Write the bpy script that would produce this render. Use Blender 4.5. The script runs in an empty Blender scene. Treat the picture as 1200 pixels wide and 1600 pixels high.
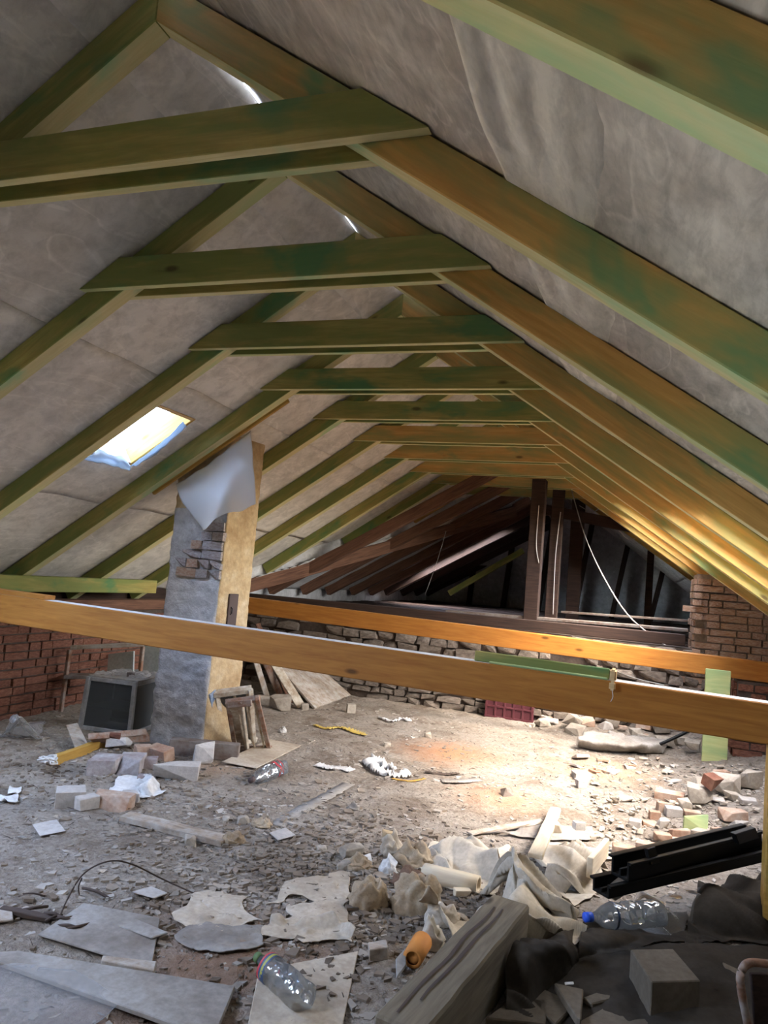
import bpy, bmesh, math, random
from mathutils import Vector, Matrix, noise
S = bpy.context.scene
C = S.collection
V = Vector
rnd = random.Random(7)

# ------------------------------------------------------------------ camera
F_PX = 1154.24
YAW, PITCH, ROLL = 0.339144, 0.0865953, 0.0860474
CAM = V((1.79, 0.0, 1.541))
_f = V((-math.sin(YAW)*math.cos(PITCH), math.cos(YAW)*math.cos(PITCH), math.sin(PITCH)))
_r = V((math.cos(YAW), math.sin(YAW), 0)); _u = _r.cross(_f)
CR = math.cos(ROLL)*_r + math.sin(ROLL)*_u
CU = -math.sin(ROLL)*_r + math.cos(ROLL)*_u
cd = bpy.data.cameras.new('camera'); cam = bpy.data.objects.new('camera', cd); C.objects.link(cam)
cd.sensor_fit = 'HORIZONTAL'; cd.sensor_width = 36; cd.lens = F_PX/1200*36; cd.clip_start = 0.02
cam.matrix_world = Matrix(((CR.x, CU.x, -_f.x, CAM.x), (CR.y, CU.y, -_f.y, CAM.y), (CR.z, CU.z, -_f.z, CAM.z), (0, 0, 0, 1)))
S.camera = cam

def ray(px, py): return CR*((px-600)/F_PX) + CU*((800-py)/F_PX) + _f
def at(px, py, z=0.0):                      # the point of a level plane that was measured at a pixel of the photo
    d = ray(px, py); return CAM + d*((z-CAM.z)/d.z)
def aty(px, py, y):
    d = ray(px, py); return CAM + d*((y-CAM.y)/d.y)

# ------------------------------------------------------------------ sky, sun, exposure
W_ = bpy.data.worlds.new('sky'); S.world = W_; W_.use_nodes = True
nt = W_.node_tree; bg = nt.nodes['Background']
sky = nt.nodes.new('ShaderNodeTexSky'); sky.sky_type = 'NISHITA'; sky.sun_disc = False
sky.sun_elevation = math.radians(52); sky.sun_rotation = math.radians(118); sky.dust_density = 3.0; sky.altitude = 200
hs = nt.nodes.new('ShaderNodeHueSaturation'); hs.inputs['Saturation'].default_value = 0.6
nt.links.new(sky.outputs[0], hs.inputs['Color']); nt.links.new(hs.outputs[0], bg.inputs[0]); bg.inputs[1].default_value = 1.6
SUN_DIR = V((-0.52, -0.42, -0.80)).normalized()
sd = bpy.data.lights.new('sun', 'SUN'); so = bpy.data.objects.new('sun', sd); C.objects.link(so)
sd.energy = 0.6; sd.angle = math.radians(14); sd.color = (1.0, 0.90, 0.74)
so.rotation_euler = SUN_DIR.to_track_quat('-Z', 'Y').to_euler(); so.location = (4, -2, 7)
S.view_settings.view_transform = 'Standard'; S.view_settings.look = 'None'
S.view_settings.gamma = 1; S.view_settings.use_curve_mapping = False
S.view_settings.exposure = 3.45
S.cycles.diffuse_bounces = 6; S.cycles.max_bounces = 14; S.cycles.transparent_max_bounces = 16

# ------------------------------------------------------------------ materials
def ramp(nt, fac, stops, interp='LINEAR'):
    r = nt.nodes.new('ShaderNodeValToRGB'); r.color_ramp.interpolation = interp
    e = r.color_ramp.elements
    while len(e) < len(stops): e.new(0.5)
    for k, (p, c) in enumerate(stops):
        e[k].position = p; e[k].color = (c, c, c, 1) if not hasattr(c, '__len__') else (*c, 1)
    nt.links.new(fac, r.inputs[0]); return r.outputs[0]
def newmat(name, rough=0.8):
    m = bpy.data.materials.new(name); m.use_nodes = True
    b = m.node_tree.nodes['Principled BSDF']; b.inputs['Roughness'].default_value = rough
    b.inputs['Specular IOR Level'].default_value = 0.3
    return m, m.node_tree, b
def coords(nt, scale, rand=True, which='Object'):
    tc = nt.nodes.new('ShaderNodeTexCoord'); mp = nt.nodes.new('ShaderNodeMapping')
    mp.inputs['Scale'].default_value = scale
    if rand:
        oi = nt.nodes.new('ShaderNodeObjectInfo'); mu = nt.nodes.new('ShaderNodeMath'); mu.operation = 'MULTIPLY'
        mu.inputs[1].default_value = 37.0; nt.links.new(oi.outputs['Random'], mu.inputs[0])
        ad = nt.nodes.new('ShaderNodeVectorMath'); ad.operation = 'ADD'
        nt.links.new(tc.outputs[which], ad.inputs[0]); nt.links.new(mu.outputs[0], ad.inputs[1])
        nt.links.new(ad.outputs[0], mp.inputs[0])
    else: nt.links.new(tc.outputs[which], mp.inputs[0])
    return mp.outputs[0]
def nz(nt, vec, scale, detail=4, rough=0.55, dist=0):
    n = nt.nodes.new('ShaderNodeTexNoise'); n.inputs['Scale'].default_value = scale; n.inputs['Detail'].default_value = detail
    n.inputs['Roughness'].default_value = rough; n.inputs['Distortion'].default_value = dist
    nt.links.new(vec, n.inputs['Vector']); return n.outputs['Fac']
def mix(nt, fac, a, b, mode='MIX'):
    m = nt.nodes.new('ShaderNodeMix'); m.data_type = 'RGBA'; m.blend_type = mode
    for s, v in ((m.inputs[0], fac), (m.inputs[6], a), (m.inputs[7], b)):
        if hasattr(v, 'node'): nt.links.new(v, s)
        elif hasattr(v, '__len__'): s.default_value = (*v, 1)
        else: s.default_value = v
    return m.outputs[2]
def bump(nt, b, h, strength=0.3, dist=0.01):
    n = nt.nodes.new('ShaderNodeBump'); n.inputs['Strength'].default_value = strength; n.inputs['Distance'].default_value = dist
    nt.links.new(h, n.inputs['Height']); nt.links.new(n.outputs[0], b.inputs['Normal'])

def wood(name, base, dark, stain=None, stain2=None, cover=(0.42, 0.58), knots=True, rough=0.62, grain=1.0, dirt=None):
    m, t, b = newmat(name, rough)
    v = coords(t, (1.1, 14, 14)); g = nz(t, v, 3.0*grain, 5, 0.6, 0.6)
    col = mix(t, ramp(t, g, [(0.35, 0.0), (0.68, 1.0)]), base, dark)
    if stain:
        v2 = coords(t, (0.8, 4.0, 4.0)); s = nz(t, v2, 1.5, 5, 0.6, 0.4)
        col = mix(t, ramp(t, s, [(cover[0], 0.0), (cover[1], 0.85)]), col, stain)
    if stain2:
        v3 = coords(t, (1.4, 3.0, 3.0)); s = nz(t, v3, 1.1, 4, 0.6, 0.3)
        col = mix(t, ramp(t, s, [(0.56, 0.0), (0.68, 0.8)]), col, stain2)
    if knots:
        vk = coords(t, (2.0, 5.2, 5.2)); k = t.nodes.new('ShaderNodeTexVoronoi'); k.inputs['Scale'].default_value = 1.0
        t.links.new(vk, k.inputs['Vector'])
        col = mix(t, ramp(t, k.outputs['Distance'], [(0.05, 0.85), (0.11, 0.0)]), col, tuple(c*0.25 for c in dark))
    if dirt:
        d = nz(t, coords(t, (3, 3, 3)), 2.5, 6, 0.7)
        col = mix(t, ramp(t, d, [(0.42, 0.0), (0.62, 0.85)]), col, dirt)
    t.links.new(col, b.inputs['Base Color']); bump(t, b, g, 0.25, 0.004)
    return m
def mottled(name, cols, scale=4, rough=0.9, bs=0.4, bd=0.01, rand=True, detail=7, fine=40):
    m, t, b = newmat(name, rough)
    v = coords(t, (1, 1, 1), rand); n = nz(t, v, scale, detail, 0.62, 0.2)
    k = len(cols)-1
    col = ramp(t, n, [(0.3+0.4*i/max(k, 1), c) for i, c in enumerate(cols)])
    n2 = nz(t, v, fine, 4, 0.6)
    col = mix(t, ramp(t, n2, [(0.35, 0.0), (0.7, 0.35)]), col, tuple(c*0.45 for c in cols[0]))
    t.links.new(col, b.inputs['Base Color']); bump(t, b, n2, bs, bd)
    return m
M = {}
M['green'] = wood('green_stained_pine', (0.40, 0.33, 0.10), (0.27, 0.21, 0.06), (0.165, 0.205, 0.055), (0.055, 0.19, 0.075), cover=(0.36, 0.56))
M['green_r'] = wood('patchy_green_stained_pine', (0.56, 0.33, 0.10), (0.42, 0.24, 0.065), (0.245, 0.26, 0.09), (0.10, 0.25, 0.11), cover=(0.42, 0.62))
M['green_lit_edge'] = wood('bounce_lit_edge', (0.64, 0.57, 0.31), (0.54, 0.46, 0.22), (0.44, 0.50, 0.24), (0.32, 0.50, 0.27), cover=(0.46, 0.66))  # pale wood colour that includes light bounced off the floor
M['amber'] = wood('amber_varnished_pine', (0.42, 0.178, 0.036), (0.30, 0.112, 0.02), knots=True, rough=0.42)
M['ochre_wood'] = wood('ochre_pine', (0.50, 0.30, 0.07), (0.36, 0.2, 0.04))
M['pale_green'] = wood('pale_green_board', (0.46, 0.48, 0.22), (0.36, 0.40, 0.16), (0.25, 0.36, 0.16))
M['pine'] = wood('raw_pine', (0.66, 0.47, 0.24), (0.52, 0.33, 0.15), rough=0.6)
M['old'] = wood('old_brown_timber', (0.19, 0.095, 0.058), (0.09, 0.042, 0.027), knots=False, rough=0.85)
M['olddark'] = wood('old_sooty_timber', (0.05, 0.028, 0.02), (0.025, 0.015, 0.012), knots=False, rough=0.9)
M['grey_wood'] = wood('weathered_grey_wood', (0.36, 0.29, 0.22), (0.2, 0.15, 0.11), knots=True, rough=0.88, dirt=(0.44, 0.41, 0.37))
M['dusty_wood'] = wood('dusty_dark_wood', (0.17, 0.125, 0.1), (0.1, 0.07, 0.055), knots=False, rough=0.9, dirt=(0.22, 0.2, 0.185))
M['rust_wood'] = wood('reddish_worn_wood', (0.28, 0.14, 0.08), (0.15, 0.075, 0.045), rough=0.85, dirt=(0.33, 0.29, 0.25))
M['bigtimber'] = wood('dry_squared_timber', (0.20, 0.165, 0.115), (0.125, 0.1, 0.068), knots=True, rough=0.9)  # lowered below the bare wood tone to include the corner's shade
M['white_wood'] = wood('peeling_white_paint', (0.58, 0.54, 0.46), (0.4, 0.34, 0.26), knots=False, rough=0.8, dirt=(0.26, 0.18, 0.11))
M['bleached'] = wood('bleached_lath', (0.74, 0.64, 0.47), (0.6, 0.48, 0.33), knots=False, rough=0.8)

def membrane(name, base, blot, fib, scale):
    m, t, b = newmat(name, 0.9)
    v = coords(t, (1, 1, 1)); n = nz(t, v, scale, 7, 0.65, 0.5)
    col = mix(t, ramp(t, n, [(0.40, 0.0), (0.62, 1.0)]), base, blot)
    w = nz(t, coords(t, (1.6, 0.55, 1)), 2.2, 3, 0.5, 1.2)      # tide marks
    col = mix(t, ramp(t, w, [(0.50, 0.0), (0.53, 0.5), (0.545, 0.0)]), col, tuple(min(1, c*1.2) for c in base))
    f = nz(t, coords(t, fib), 9, 5, 0.7, 0.3)
    col = mix(t, ramp(t, f, [(0.42, 0.0), (0.72, 0.6)]), col, tuple(c*0.55 for c in blot))
    t.links.new(col, b.inputs['Base Color']); bump(t, b, f, 0.2, 0.01)
    return m
M['memL'] = membrane('grey_roofing_membrane', (0.72, 0.685, 0.64), (0.60, 0.565, 0.52), (1, 1, 1), 1.1)
M['memR'] = membrane('fibrous_roofing_membrane', (0.70, 0.655, 0.60), (0.46, 0.42, 0.38), (2.6, 0.7, 1), 2.8)
M['memF'] = membrane('lit_membrane_flap', (0.80, 0.76, 0.69), (0.66, 0.62, 0.55), (2.6, 0.7, 1), 2.5)  # the tilted lap's extra light is put into this brighter colour
M['memO'] = membrane('old_membrane', (0.62, 0.62, 0.63), (0.5, 0.5, 0.51), (1, 1, 1), 1.1)
M['brick'] = mottled('red_brick', [(0.09, 0.038, 0.026), (0.20, 0.08, 0.05), (0.30, 0.16, 0.105)], 5)
M['brick_pale'] = mottled('dusty_brick', [(0.30, 0.15, 0.095), (0.42, 0.29, 0.21), (0.52, 0.45, 0.38)], 6)
M['brick_grey'] = mottled('limewashed_brick', [(0.22, 0.16, 0.15), (0.36, 0.32, 0.31), (0.48, 0.46, 0.45)], 6)
M['mortar'] = mottled('lime_mortar', [(0.2, 0.155, 0.12), (0.33, 0.27, 0.21)], 8)
M['mortar_dark'] = mottled('sooty_mortar', [(0.06, 0.042, 0.032), (0.13, 0.1, 0.08)], 8)
M['stone'] = mottled('rubble_stone', [(0.24, 0.2, 0.16), (0.40, 0.35, 0.285), (0.52, 0.47, 0.40)], 5)
M['wallstone'] = mottled('sooty_wall_stone', [(0.10, 0.08, 0.065), (0.2, 0.165, 0.135), (0.29, 0.25, 0.21)], 5)
M['plaster'] = mottled('grey_lime_plaster', [(0.36, 0.34, 0.325), (0.47, 0.455, 0.44), (0.55, 0.54, 0.525)], 4, bs=0.9, bd=0.02, fine=22)
M['ochre'] = mottled('ochre_lime_plaster', [(0.36, 0.235, 0.12), (0.50, 0.37, 0.21), (0.58, 0.47, 0.32)], 5, bs=0.7, bd=0.012, fine=30)
M['dust'] = mottled('dusty_cement', [(0.42, 0.385, 0.345), (0.5, 0.46, 0.42)], 6)
M['lit_dust'] = mottled('lit_settled_dust', [(0.55, 0.54, 0.52), (0.68, 0.67, 0.66)], 6)
M['whiteplaster'] = mottled('white_plaster_lump', [(0.46, 0.44, 0.42), (0.62, 0.6, 0.57)], 6)

def floor_mat():
    m, t, b = newmat('dusty_earth_floor', 0.95)
    v = coords(t, (1, 1, 1), False)
    big = nz(t, v, 0.9, 5, 0.6); mid = nz(t, v, 5, 7, 0.7, 0.4); fine = nz(t, v, 38, 5, 0.7)
    col = mix(t, ramp(t, mid, [(0.34, 0.0), (0.66, 1.0)]), (0.263, 0.213, 0.163), (0.413, 0.356, 0.294))
    col = mix(t, ramp(t, big, [(0.42, 0.0), (0.62, 0.55)]), col, (0.463, 0.419, 0.369))
    soil = nz(t, v, 2.3, 8, 0.75, 0.6)
    col = mix(t, ramp(t, soil, [(0.50, 0.0), (0.62, 0.75)]), col, (0.169, 0.122, 0.088))
    col = mix(t, ramp(t, fine, [(0.42, 0.0), (0.68, 0.6)]), col, (0.12, 0.09, 0.068))
    # brick-dust stains with an outline of their own
    sep = t.nodes.new('ShaderNodeTexCoord')
    for (x, y, r, c, k) in ((0.24, 6.75, 0.55, (0.47, 0.235, 0.12), 0.8), (0.9, 5.6, 0.4, (0.47, 0.26, 0.15), 0.6), (1.55, 7.0, 0.55, (0.49, 0.33, 0.2), 0.6),
                            (0.35, 2.75, 0.5, (0.27, 0.15, 0.09), 0.75), (-1.1, 5.0, 0.28, (0.46, 0.31, 0.2), 0.6), (0.3, 2.2, 0.35, (0.27, 0.15, 0.09), 0.6)):
        d = t.nodes.new('ShaderNodeVectorMath'); d.operation = 'DISTANCE'; t.links.new(sep.outputs['Object'], d.inputs[0])
        d.inputs[1].default_value = (x, y, 0.02)
        a = t.nodes.new('ShaderNodeMath'); a.operation = 'MULTIPLY_ADD'; t.links.new(mid, a.inputs[0]); a.inputs[1].default_value = 0.7*r
        t.links.new(d.outputs['Value'], a.inputs[2])
        col = mix(t, ramp(t, a.outputs[0], [(0.55*r, k), (min(0.999, 1.5*r), 0.0)]), col, c)
    t.links.new(col, b.inputs['Base Color'])
    ad = t.nodes.new('ShaderNodeMath'); ad.operation = 'ADD'; t.links.new(mid, ad.inputs[0]); t.links.new(fine, ad.inputs[1])
    bump(t, b, ad.outputs[0], 1.0, 0.035)
    return m
M['floor'] = floor_mat()

def flat(name, col, rough=0.6, metal=0.0):
    m, t, b = newmat(name, rough); b.inputs['Base Color'].default_value = (*col, 1); b.inputs['Metallic'].default_value = metal; return m
def clear(name, tint=(1, 1, 1), gloss=0.25, rough=0.08, haze=0.0, hazecol=(0.8, 0.82, 0.85)):
    m = bpy.data.materials.new(name); m.use_nodes = True; t = m.node_tree; t.nodes.clear()
    o = t.nodes.new('ShaderNodeOutputMaterial'); tr = t.nodes.new('ShaderNodeBsdfTransparent'); tr.inputs[0].default_value = (*tint, 1)
    gl = t.nodes.new('ShaderNodeBsdfGlossy'); gl.inputs['Roughness'].default_value = rough
    lw = t.nodes.new('ShaderNodeLayerWeight'); lw.inputs[0].default_value = gloss
    mx = t.nodes.new('ShaderNodeMixShader'); t.links.new(lw.outputs['Fresnel'], mx.inputs[0]); t.links.new(tr.outputs[0], mx.inputs[1]); t.links.new(gl.outputs[0], mx.inputs[2])
    out = mx.outputs[0]
    if haze:
        df = t.nodes.new('ShaderNodeBsdfDiffuse'); df.inputs[0].default_value = (*hazecol, 1)
        tl = t.nodes.new('ShaderNodeBsdfTranslucent'); tl.inputs[0].default_value = (*hazecol, 1)
        m0 = t.nodes.new('ShaderNodeMixShader'); m0.inputs[0].default_value = 0.4; t.links.new(df.outputs[0], m0.inputs[1]); t.links.new(tl.outputs[0], m0.inputs[2])
        m2 = t.nodes.new('ShaderNodeMixShader'); m2.inputs[0].default_value = haze
        t.links.new(out, m2.inputs[1]); t.links.new(m0.outputs[0], m2.inputs[2]); out = m2.outputs[0]
    t.links.new(out, o.inputs[0]); return m
M['glass'] = clear('window_glass', (0.40, 0.38, 0.35), gloss=0.12, rough=0.0)  # tint added to dim the right-hand openings
M['blueglass'] = clear('blue_dimming_glass', (0.26, 0.32, 0.40), gloss=0.1, rough=0.0)  # tint added to dim the skylight and turn its light bluish
M['clearglass'] = clear('clean_glass', gloss=0.1, rough=0.0)
M['coolglass'] = clear('cool_glass', (0.62, 0.78, 1.0), gloss=0.1, rough=0.0)  # blue tint added to cool the fill on the left floor
M['dustyglass'] = clear('dusty_glass', (0.55, 0.58, 0.6), 0.2, 0.15, haze=0.22, hazecol=(0.35, 0.37, 0.38))
M['film'] = clear('milky_plastic_film', gloss=0.3, rough=0.25, haze=0.62, hazecol=(0.72, 0.73, 0.74))
M['lining'] = clear('torn_blue_grey_lining', gloss=0.1, rough=0.4, haze=0.9, hazecol=(0.36, 0.43, 0.50))
M['thinfilm'] = clear('clear_plastic_film', gloss=0.05, rough=0.3, haze=0.16, hazecol=(0.6, 0.6, 0.6))
M['pet'] = clear('clear_bottle_plastic', (0.93, 0.96, 0.98), 0.45, 0.06, haze=0.1, hazecol=(0.8, 0.85, 0.9))

# ------------------------------------------------------------------ mesh helpers
WM = {}
def link(name, me, Mx=None, parent=None):
    o = bpy.data.objects.new(name, me); C.objects.link(o)
    Mx = Mx if Mx is not None else Matrix()
    if not isinstance(Mx, Matrix): Mx = Matrix.Translation(Mx)
    if parent is not None:
        o.parent = parent; o.matrix_basis = WM[parent.name].inverted() @ Mx
    else: o.matrix_basis = Mx
    WM[o.name] = Mx
    return o
def tag(o, label, cat, group=None, kind=None):
    o['label'] = label; o['category'] = cat
    if group: o['group'] = group
    if kind: o['kind'] = kind
    return o
def thing(name, label, cat, Mx=None, group=None, kind=None):
    return tag(link(name, None, Mx), label, cat, group, kind)
def mesh(name, vs, fs, mat, smooth=False):
    me = bpy.data.meshes.new(name); me.from_pydata([tuple(v) for v in vs], [], fs); me.update()
    if mat: me.materials.append(M[mat] if isinstance(mat, str) else mat)
    if smooth: me.shade_smooth()
    return me
def finish(bm, name, mat, bev=0, seg=1, smooth=False):
    bmesh.ops.recalc_face_normals(bm, faces=bm.faces)
    if bev: bmesh.ops.bevel(bm, geom=[e for e in bm.edges if len(e.link_faces) == 2 and e.calc_face_angle(0) > 0.5], offset=bev, segments=seg, affect='EDGES', clamp_overlap=True)
    me = bpy.data.meshes.new(name); bm.to_mesh(me); bm.free(); me.materials.append(M[mat] if isinstance(mat, str) else mat)
    if smooth: me.shade_smooth()
    return me
def prism_me(name, poly, t, mat, bev=0.004):          # poly in local (x,z), extruded 0..t along local y
    bm = bmesh.new()
    a = [bm.verts.new((x, 0, z)) for x, z in poly]; b = [bm.verts.new((x, t, z)) for x, z in poly]
    n = len(poly); bm.faces.new(a); bm.faces.new(b[::-1])
    for i in range(n): bm.faces.new((a[i], b[i], b[(i+1) % n], a[(i+1) % n]))
    return finish(bm, name, mat, bev)
def edge_mat(me, mat='green_lit_edge', sign=-1):               # underside paler: floor bounce put into the colour, beside thinner stain
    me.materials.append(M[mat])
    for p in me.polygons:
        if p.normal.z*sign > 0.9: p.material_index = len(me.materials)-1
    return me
def box_bm(bm, x0, x1, y0, y1, z0, z1):
    v = [bm.verts.new((x, y, z)) for x in (x0, x1) for y in (y0, y1) for z in (z0, z1)]
    for f in ((0, 1, 3, 2), (4, 6, 7, 5), (0, 4, 5, 1), (2, 3, 7, 6), (0, 2, 6, 4), (1, 5, 7, 3)): bm.faces.new([v[i] for i in f])
    return v
def box_me(name, l, w, h, mat, bev=0.004, wob=0.0, segs=1, seed=0):   # centred in x,y; z from 0 to h; length on x
    bm = bmesh.new(); box_bm(bm, -l/2, l/2, -w/2, w/2, 0, h)
    if segs > 1:
        es = [e for e in bm.edges if abs(e.verts[0].co.x-e.verts[1].co.x) > l*0.5]
        bmesh.ops.subdivide_edges(bm, edges=es, cuts=segs-1)
    if wob:
        r = random.Random(seed)
        for v in bm.verts: v.co += V((r.uniform(-1, 1), r.uniform(-1, 1), r.uniform(-1, 1)))*wob
    return finish(bm, name, mat, bev)
def frame_m(p0, p1, up=V((0, 0, 1)), mid=True):        # x along p0->p1, z near up, origin at the middle
    p0 = V(p0); p1 = V(p1); x = (p1-p0).normalized(); y = V(up).cross(x).normalized(); z = x.cross(y)
    o = (p0+p1)/2 if mid else p0
    return Matrix(((x.x, y.x, z.x, o.x), (x.y, y.y, z.y, o.y), (x.z, y.z, z.z, o.z), (0, 0, 0, 1)))
def bar(name, p0, p1, w, h, mat, parent=None, up=V((0, 0, 1)), bev=0.004, wob=0, segs=1):   # p0,p1 on the middle of the bottom face
    L = (V(p1)-V(p0)).length
    return link(name, box_me(name, L, w, h, mat, bev, wob, segs, sum(map(ord, name)) % 97), frame_m(p0, p1, up), parent)
def tube_me(name, pts, r, mat, n=6, closed=False):
    vs, fs = [], []; pts = [V(p) for p in pts]; m = len(pts)
    for i, p in enumerate(pts):
        d = (pts[min(i+1, m-1)]-pts[max(i-1, 0)]).normalized()
        a = d.cross(V((0, 0, 1)) if abs(d.z) < 0.9 else V((1, 0, 0))).normalized(); b = d.cross(a)
        rr = r[i] if hasattr(r, '__len__') else r
        for k in range(n):
            t = 2*math.pi*k/n; vs.append(p+(a*math.cos(t)+b*math.sin(t))*rr)
    for i in range(m-1):
        for k in range(n): fs.append((i*n+k, i*n+(k+1) % n, (i+1)*n+(k+1) % n, (i+1)*n+k))
    fs += [tuple(range(n))[::-1], tuple((m-1)*n+k for k in range(n))]
    return mesh(name, vs, fs, mat, True)
def lathe_me(name, prof, mat, n=20, fn=None):           # prof: (x along axis, radius); axis is local x
    vs, fs = [], []
    for i, (x, r) in enumerate(prof):
        for k in range(n):
            t = 2*math.pi*k/n; p = V((x, r*math.cos(t), r*math.sin(t))); vs.append(fn(p, t) if fn else p)
    for i in range(len(prof)-1):
        for k in range(n): fs.append((i*n+k, i*n+(k+1) % n, (i+1)*n+(k+1) % n, (i+1)*n+k))
    return mesh(name, vs, fs, mat, True)
def N(x, y, z=0.0): return noise.noise(V((x, y, z)))
def FB(x, y, z=0.0, o=4): return noise.fractal(V((x, y, z)), 1.0, 2.0, o)
def RG(x, y, z=0.0):                                      # creased: sharp ridges between smooth facets
    return abs(N(x, y, z)) + 0.5*abs(N(2.1*x+3, 2.1*y, z+5)) + 0.25*abs(N(4.3*x, 4.3*y+9, z))
def TL(x, y, s=0.0):                                       # crumple: flat triangular facets meeting in sharp creases
    x += 0.55*N(x*.6, y*.6, s+1); y += 0.55*N(x*.6, y*.6, s+7)
    u = x+y*0.366; v = y*1.155; i = math.floor(u); j = math.floor(v); f = u-i; g = v-j
    h = lambda a, b: noise.cell(V((a*1.0+.5+s*13, b*1.0+.5, s*3+.5)))
    if f+g < 1: return h(i, j)*(1-f-g)+h(i+1, j)*f+h(i, j+1)*g
    return h(i+1, j+1)*(f+g-1)+h(i+1, j)*(1-g)+h(i, j+1)*(1-f)
def grid_me(name, nx, ny, fn, mat, keep=None, smooth=True):
    vs = [fn(i/nx, j/ny) for j in range(ny+1) for i in range(nx+1)]; fs = []
    for j in range(ny):
        for i in range(nx):
            if keep is None or keep((i+.5)/nx, (j+.5)/ny):
                a = j*(nx+1)+i; fs.append((a, a+1, a+nx+2, a+nx+1))
    used = sorted({k for f in fs for k in f}); mp = {k: q for q, k in enumerate(used)}
    return mesh(name, [vs[k] for k in used], [tuple(mp[k] for k in f) for f in fs], mat, smooth)
def thick(o, t, off=0.0):
    md = o.modifiers.new('thickness', 'SOLIDIFY'); md.thickness = t; md.offset = off; return o
def chunk_me(name, l, w, h, mat, seed, rough=0.18, n=26, bev=0.0, roundness=0.0):   # an angular broken lump, base on z=0
    r = random.Random(seed); bm = bmesh.new()
    for i in range(n):
        p = V((r.uniform(-1, 1), r.uniform(-1, 1), r.uniform(-1, 1)))
        k = max(abs(p.x), abs(p.y), abs(p.z)); q = p/k
        q = q.lerp(p.normalized(), roundness)
        q *= 1-rough*r.random(); bm.verts.new((q.x*l/2, q.y*w/2, q.z*h/2+h/2))
    for sx in (-1, 1):
        for sy in (-1, 1):
            for sz in (-1, 1):
                if rough < .05 or r.random() > 0.25+roundness:
                    k = 1-rough*0.6*r.random(); bm.verts.new((sx*l/2*k, sy*w/2*k, sz*h/2*k+h/2))
    res = bmesh.ops.convex_hull(bm, input=bm.verts)
    bmesh.ops.delete(bm, geom=list({g for g in res['geom_interior'] + res['geom_unused'] if isinstance(g, bmesh.types.BMVert)}), context='VERTS')
    bmesh.ops.dissolve_limit(bm, angle_limit=0.12, verts=bm.verts, edges=bm.edges)
    zmin = min(v.co.z for v in bm.verts)
    for v in bm.verts: v.co.z -= zmin
    return finish(bm, name, mat, bev)
def rotm(loc, rz=0, rx=0, ry=0):
    return Matrix.Translation(loc) @ Matrix.Rotation(rz, 4, 'Z') @ Matrix.Rotation(ry, 4, 'Y') @ Matrix.Rotation(rx, 4, 'X')

# ------------------------------------------------------------------ setting
SL = 0.677; HW = 1.108; COLZ = 2.92
COS = 1/math.sqrt(1+SL*SL); SIN = SL*COS
def zup(x): return COLZ + SL*(HW-abs(x))
EAVE = 3.75
def H(x, y):                                              # floor height
    h = 0.018*FB(x*1.3, y*1.3) + 0.014*FB(x*5, y*5, 3) + 0.012*abs(N(x*13, y*13, 8))
    h += 0.16*max(0, min(1, (x-2.15)/0.9))*max(0, min(1, (y-4.4)/0.8))            # rubble bank along the right
    h += 0.10*max(0, min(1, (y-8.3)/0.7))*max(0, min(1, (x-0.6)/0.8))
    h += 0.10*math.exp(-((x-2.1)**2/0.5+(y-3.3)**2/0.5))
    return h
def fl(px, py):                                           # a floor point measured at a pixel
    p = at(px, py, 0.0)
    for _ in range(4): p = at(px, py, H(p.x, p.y))
    return p
FX0, FX1, FY0, FY1 = -3.55, 3.6, 0.6, 9.1
fo = link('floor', grid_me('floor', 300, 356, lambda u, v: V((FX0+(FX1-FX0)*u, FY0+(FY1-FY0)*v, H(FX0+(FX1-FX0)*u, FY0+(FY1-FY0)*v))), 'floor')); fo['kind'] = 'structure'
fo2 = link('floor', mesh('floor_rear', [(FX0, -4, -.02), (FX1, -4, -.02), (FX1, .62, -.02), (FX0, .62, -.02)], [(0, 1, 2, 3)], 'floor')); fo2['kind'] = 'structure'

# roof openings (side, x0, x1, y0, y1): skylight, right pair, then unseen ones added for fill
WIN = [(-1, 1.54, 2.10, 4.22, 4.86), (1, 2.05, 2.95, 5.25, 5.98), (1, 1.60, 2.50, 7.25, 7.98), (1, 1.5, 2.4, 9.25, 9.98), (-1, 1.40, 2.30, 0.28, 0.97),
       (1, 2.10, 3.00, 6.25, 6.98), (1, 2.20, 2.90, 4.27, 4.98), (-1, 1.90, 2.80, 2.26, 2.96), (-1, 1.40, 2.30, -0.72, -0.03), (1, 1.5, 2.4, 8.25, 8.98)]  # unseen openings
def in_win(s, x, y): return any(s == w[0] and w[1] < abs(x) < w[2] and w[3] < y < w[4] for w in WIN)
def valley(y): return -3.2+(y-9.0)*0.72                   # left of this line the old wing's roof begins
ceil = link('ceiling', None); ceil['kind'] = 'structure'
def roof_sheet(s, x0, x1, y0, y1, mat, lift, sag, dy=0.05):
    nx = max(2, round((x1-x0)/0.05)); ny = round((y1-y0)/dy)
    def fn(u, v):
        x = x0+(x1-x0)*u; y = y0+(y1-y0)*v
        ph = (y-0.04-0.0925) % 1.0; belly = math.sin(math.pi*ph)**2
        z = zup(x)+0.004+lift + belly*sag*(0.4+0.8*abs(N(x*1.7, y*1.1, s*4))) + 0.012*belly*N(x*3.1, y*2.3, s*9+2)
        z += 0.010*belly*N(x*1.5+y*2, y*9, 7) if s > 0 else 0.004*belly*N(x*2, y*5, 7)
        return V((s*x, y, z))
    def keep(u, v):
        x = x0+(x1-x0)*u; y = y0+(y1-y0)*v
        if in_win(s, x, y): return False
        if s < 0 and y > 9.0 and -x < valley(y)-0.1: return False
        return True
    thick(link('membrane_sheet', grid_me('membrane_sheet', nx, ny, fn, mat, keep), None, ceil), 0.003, 1)
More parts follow.
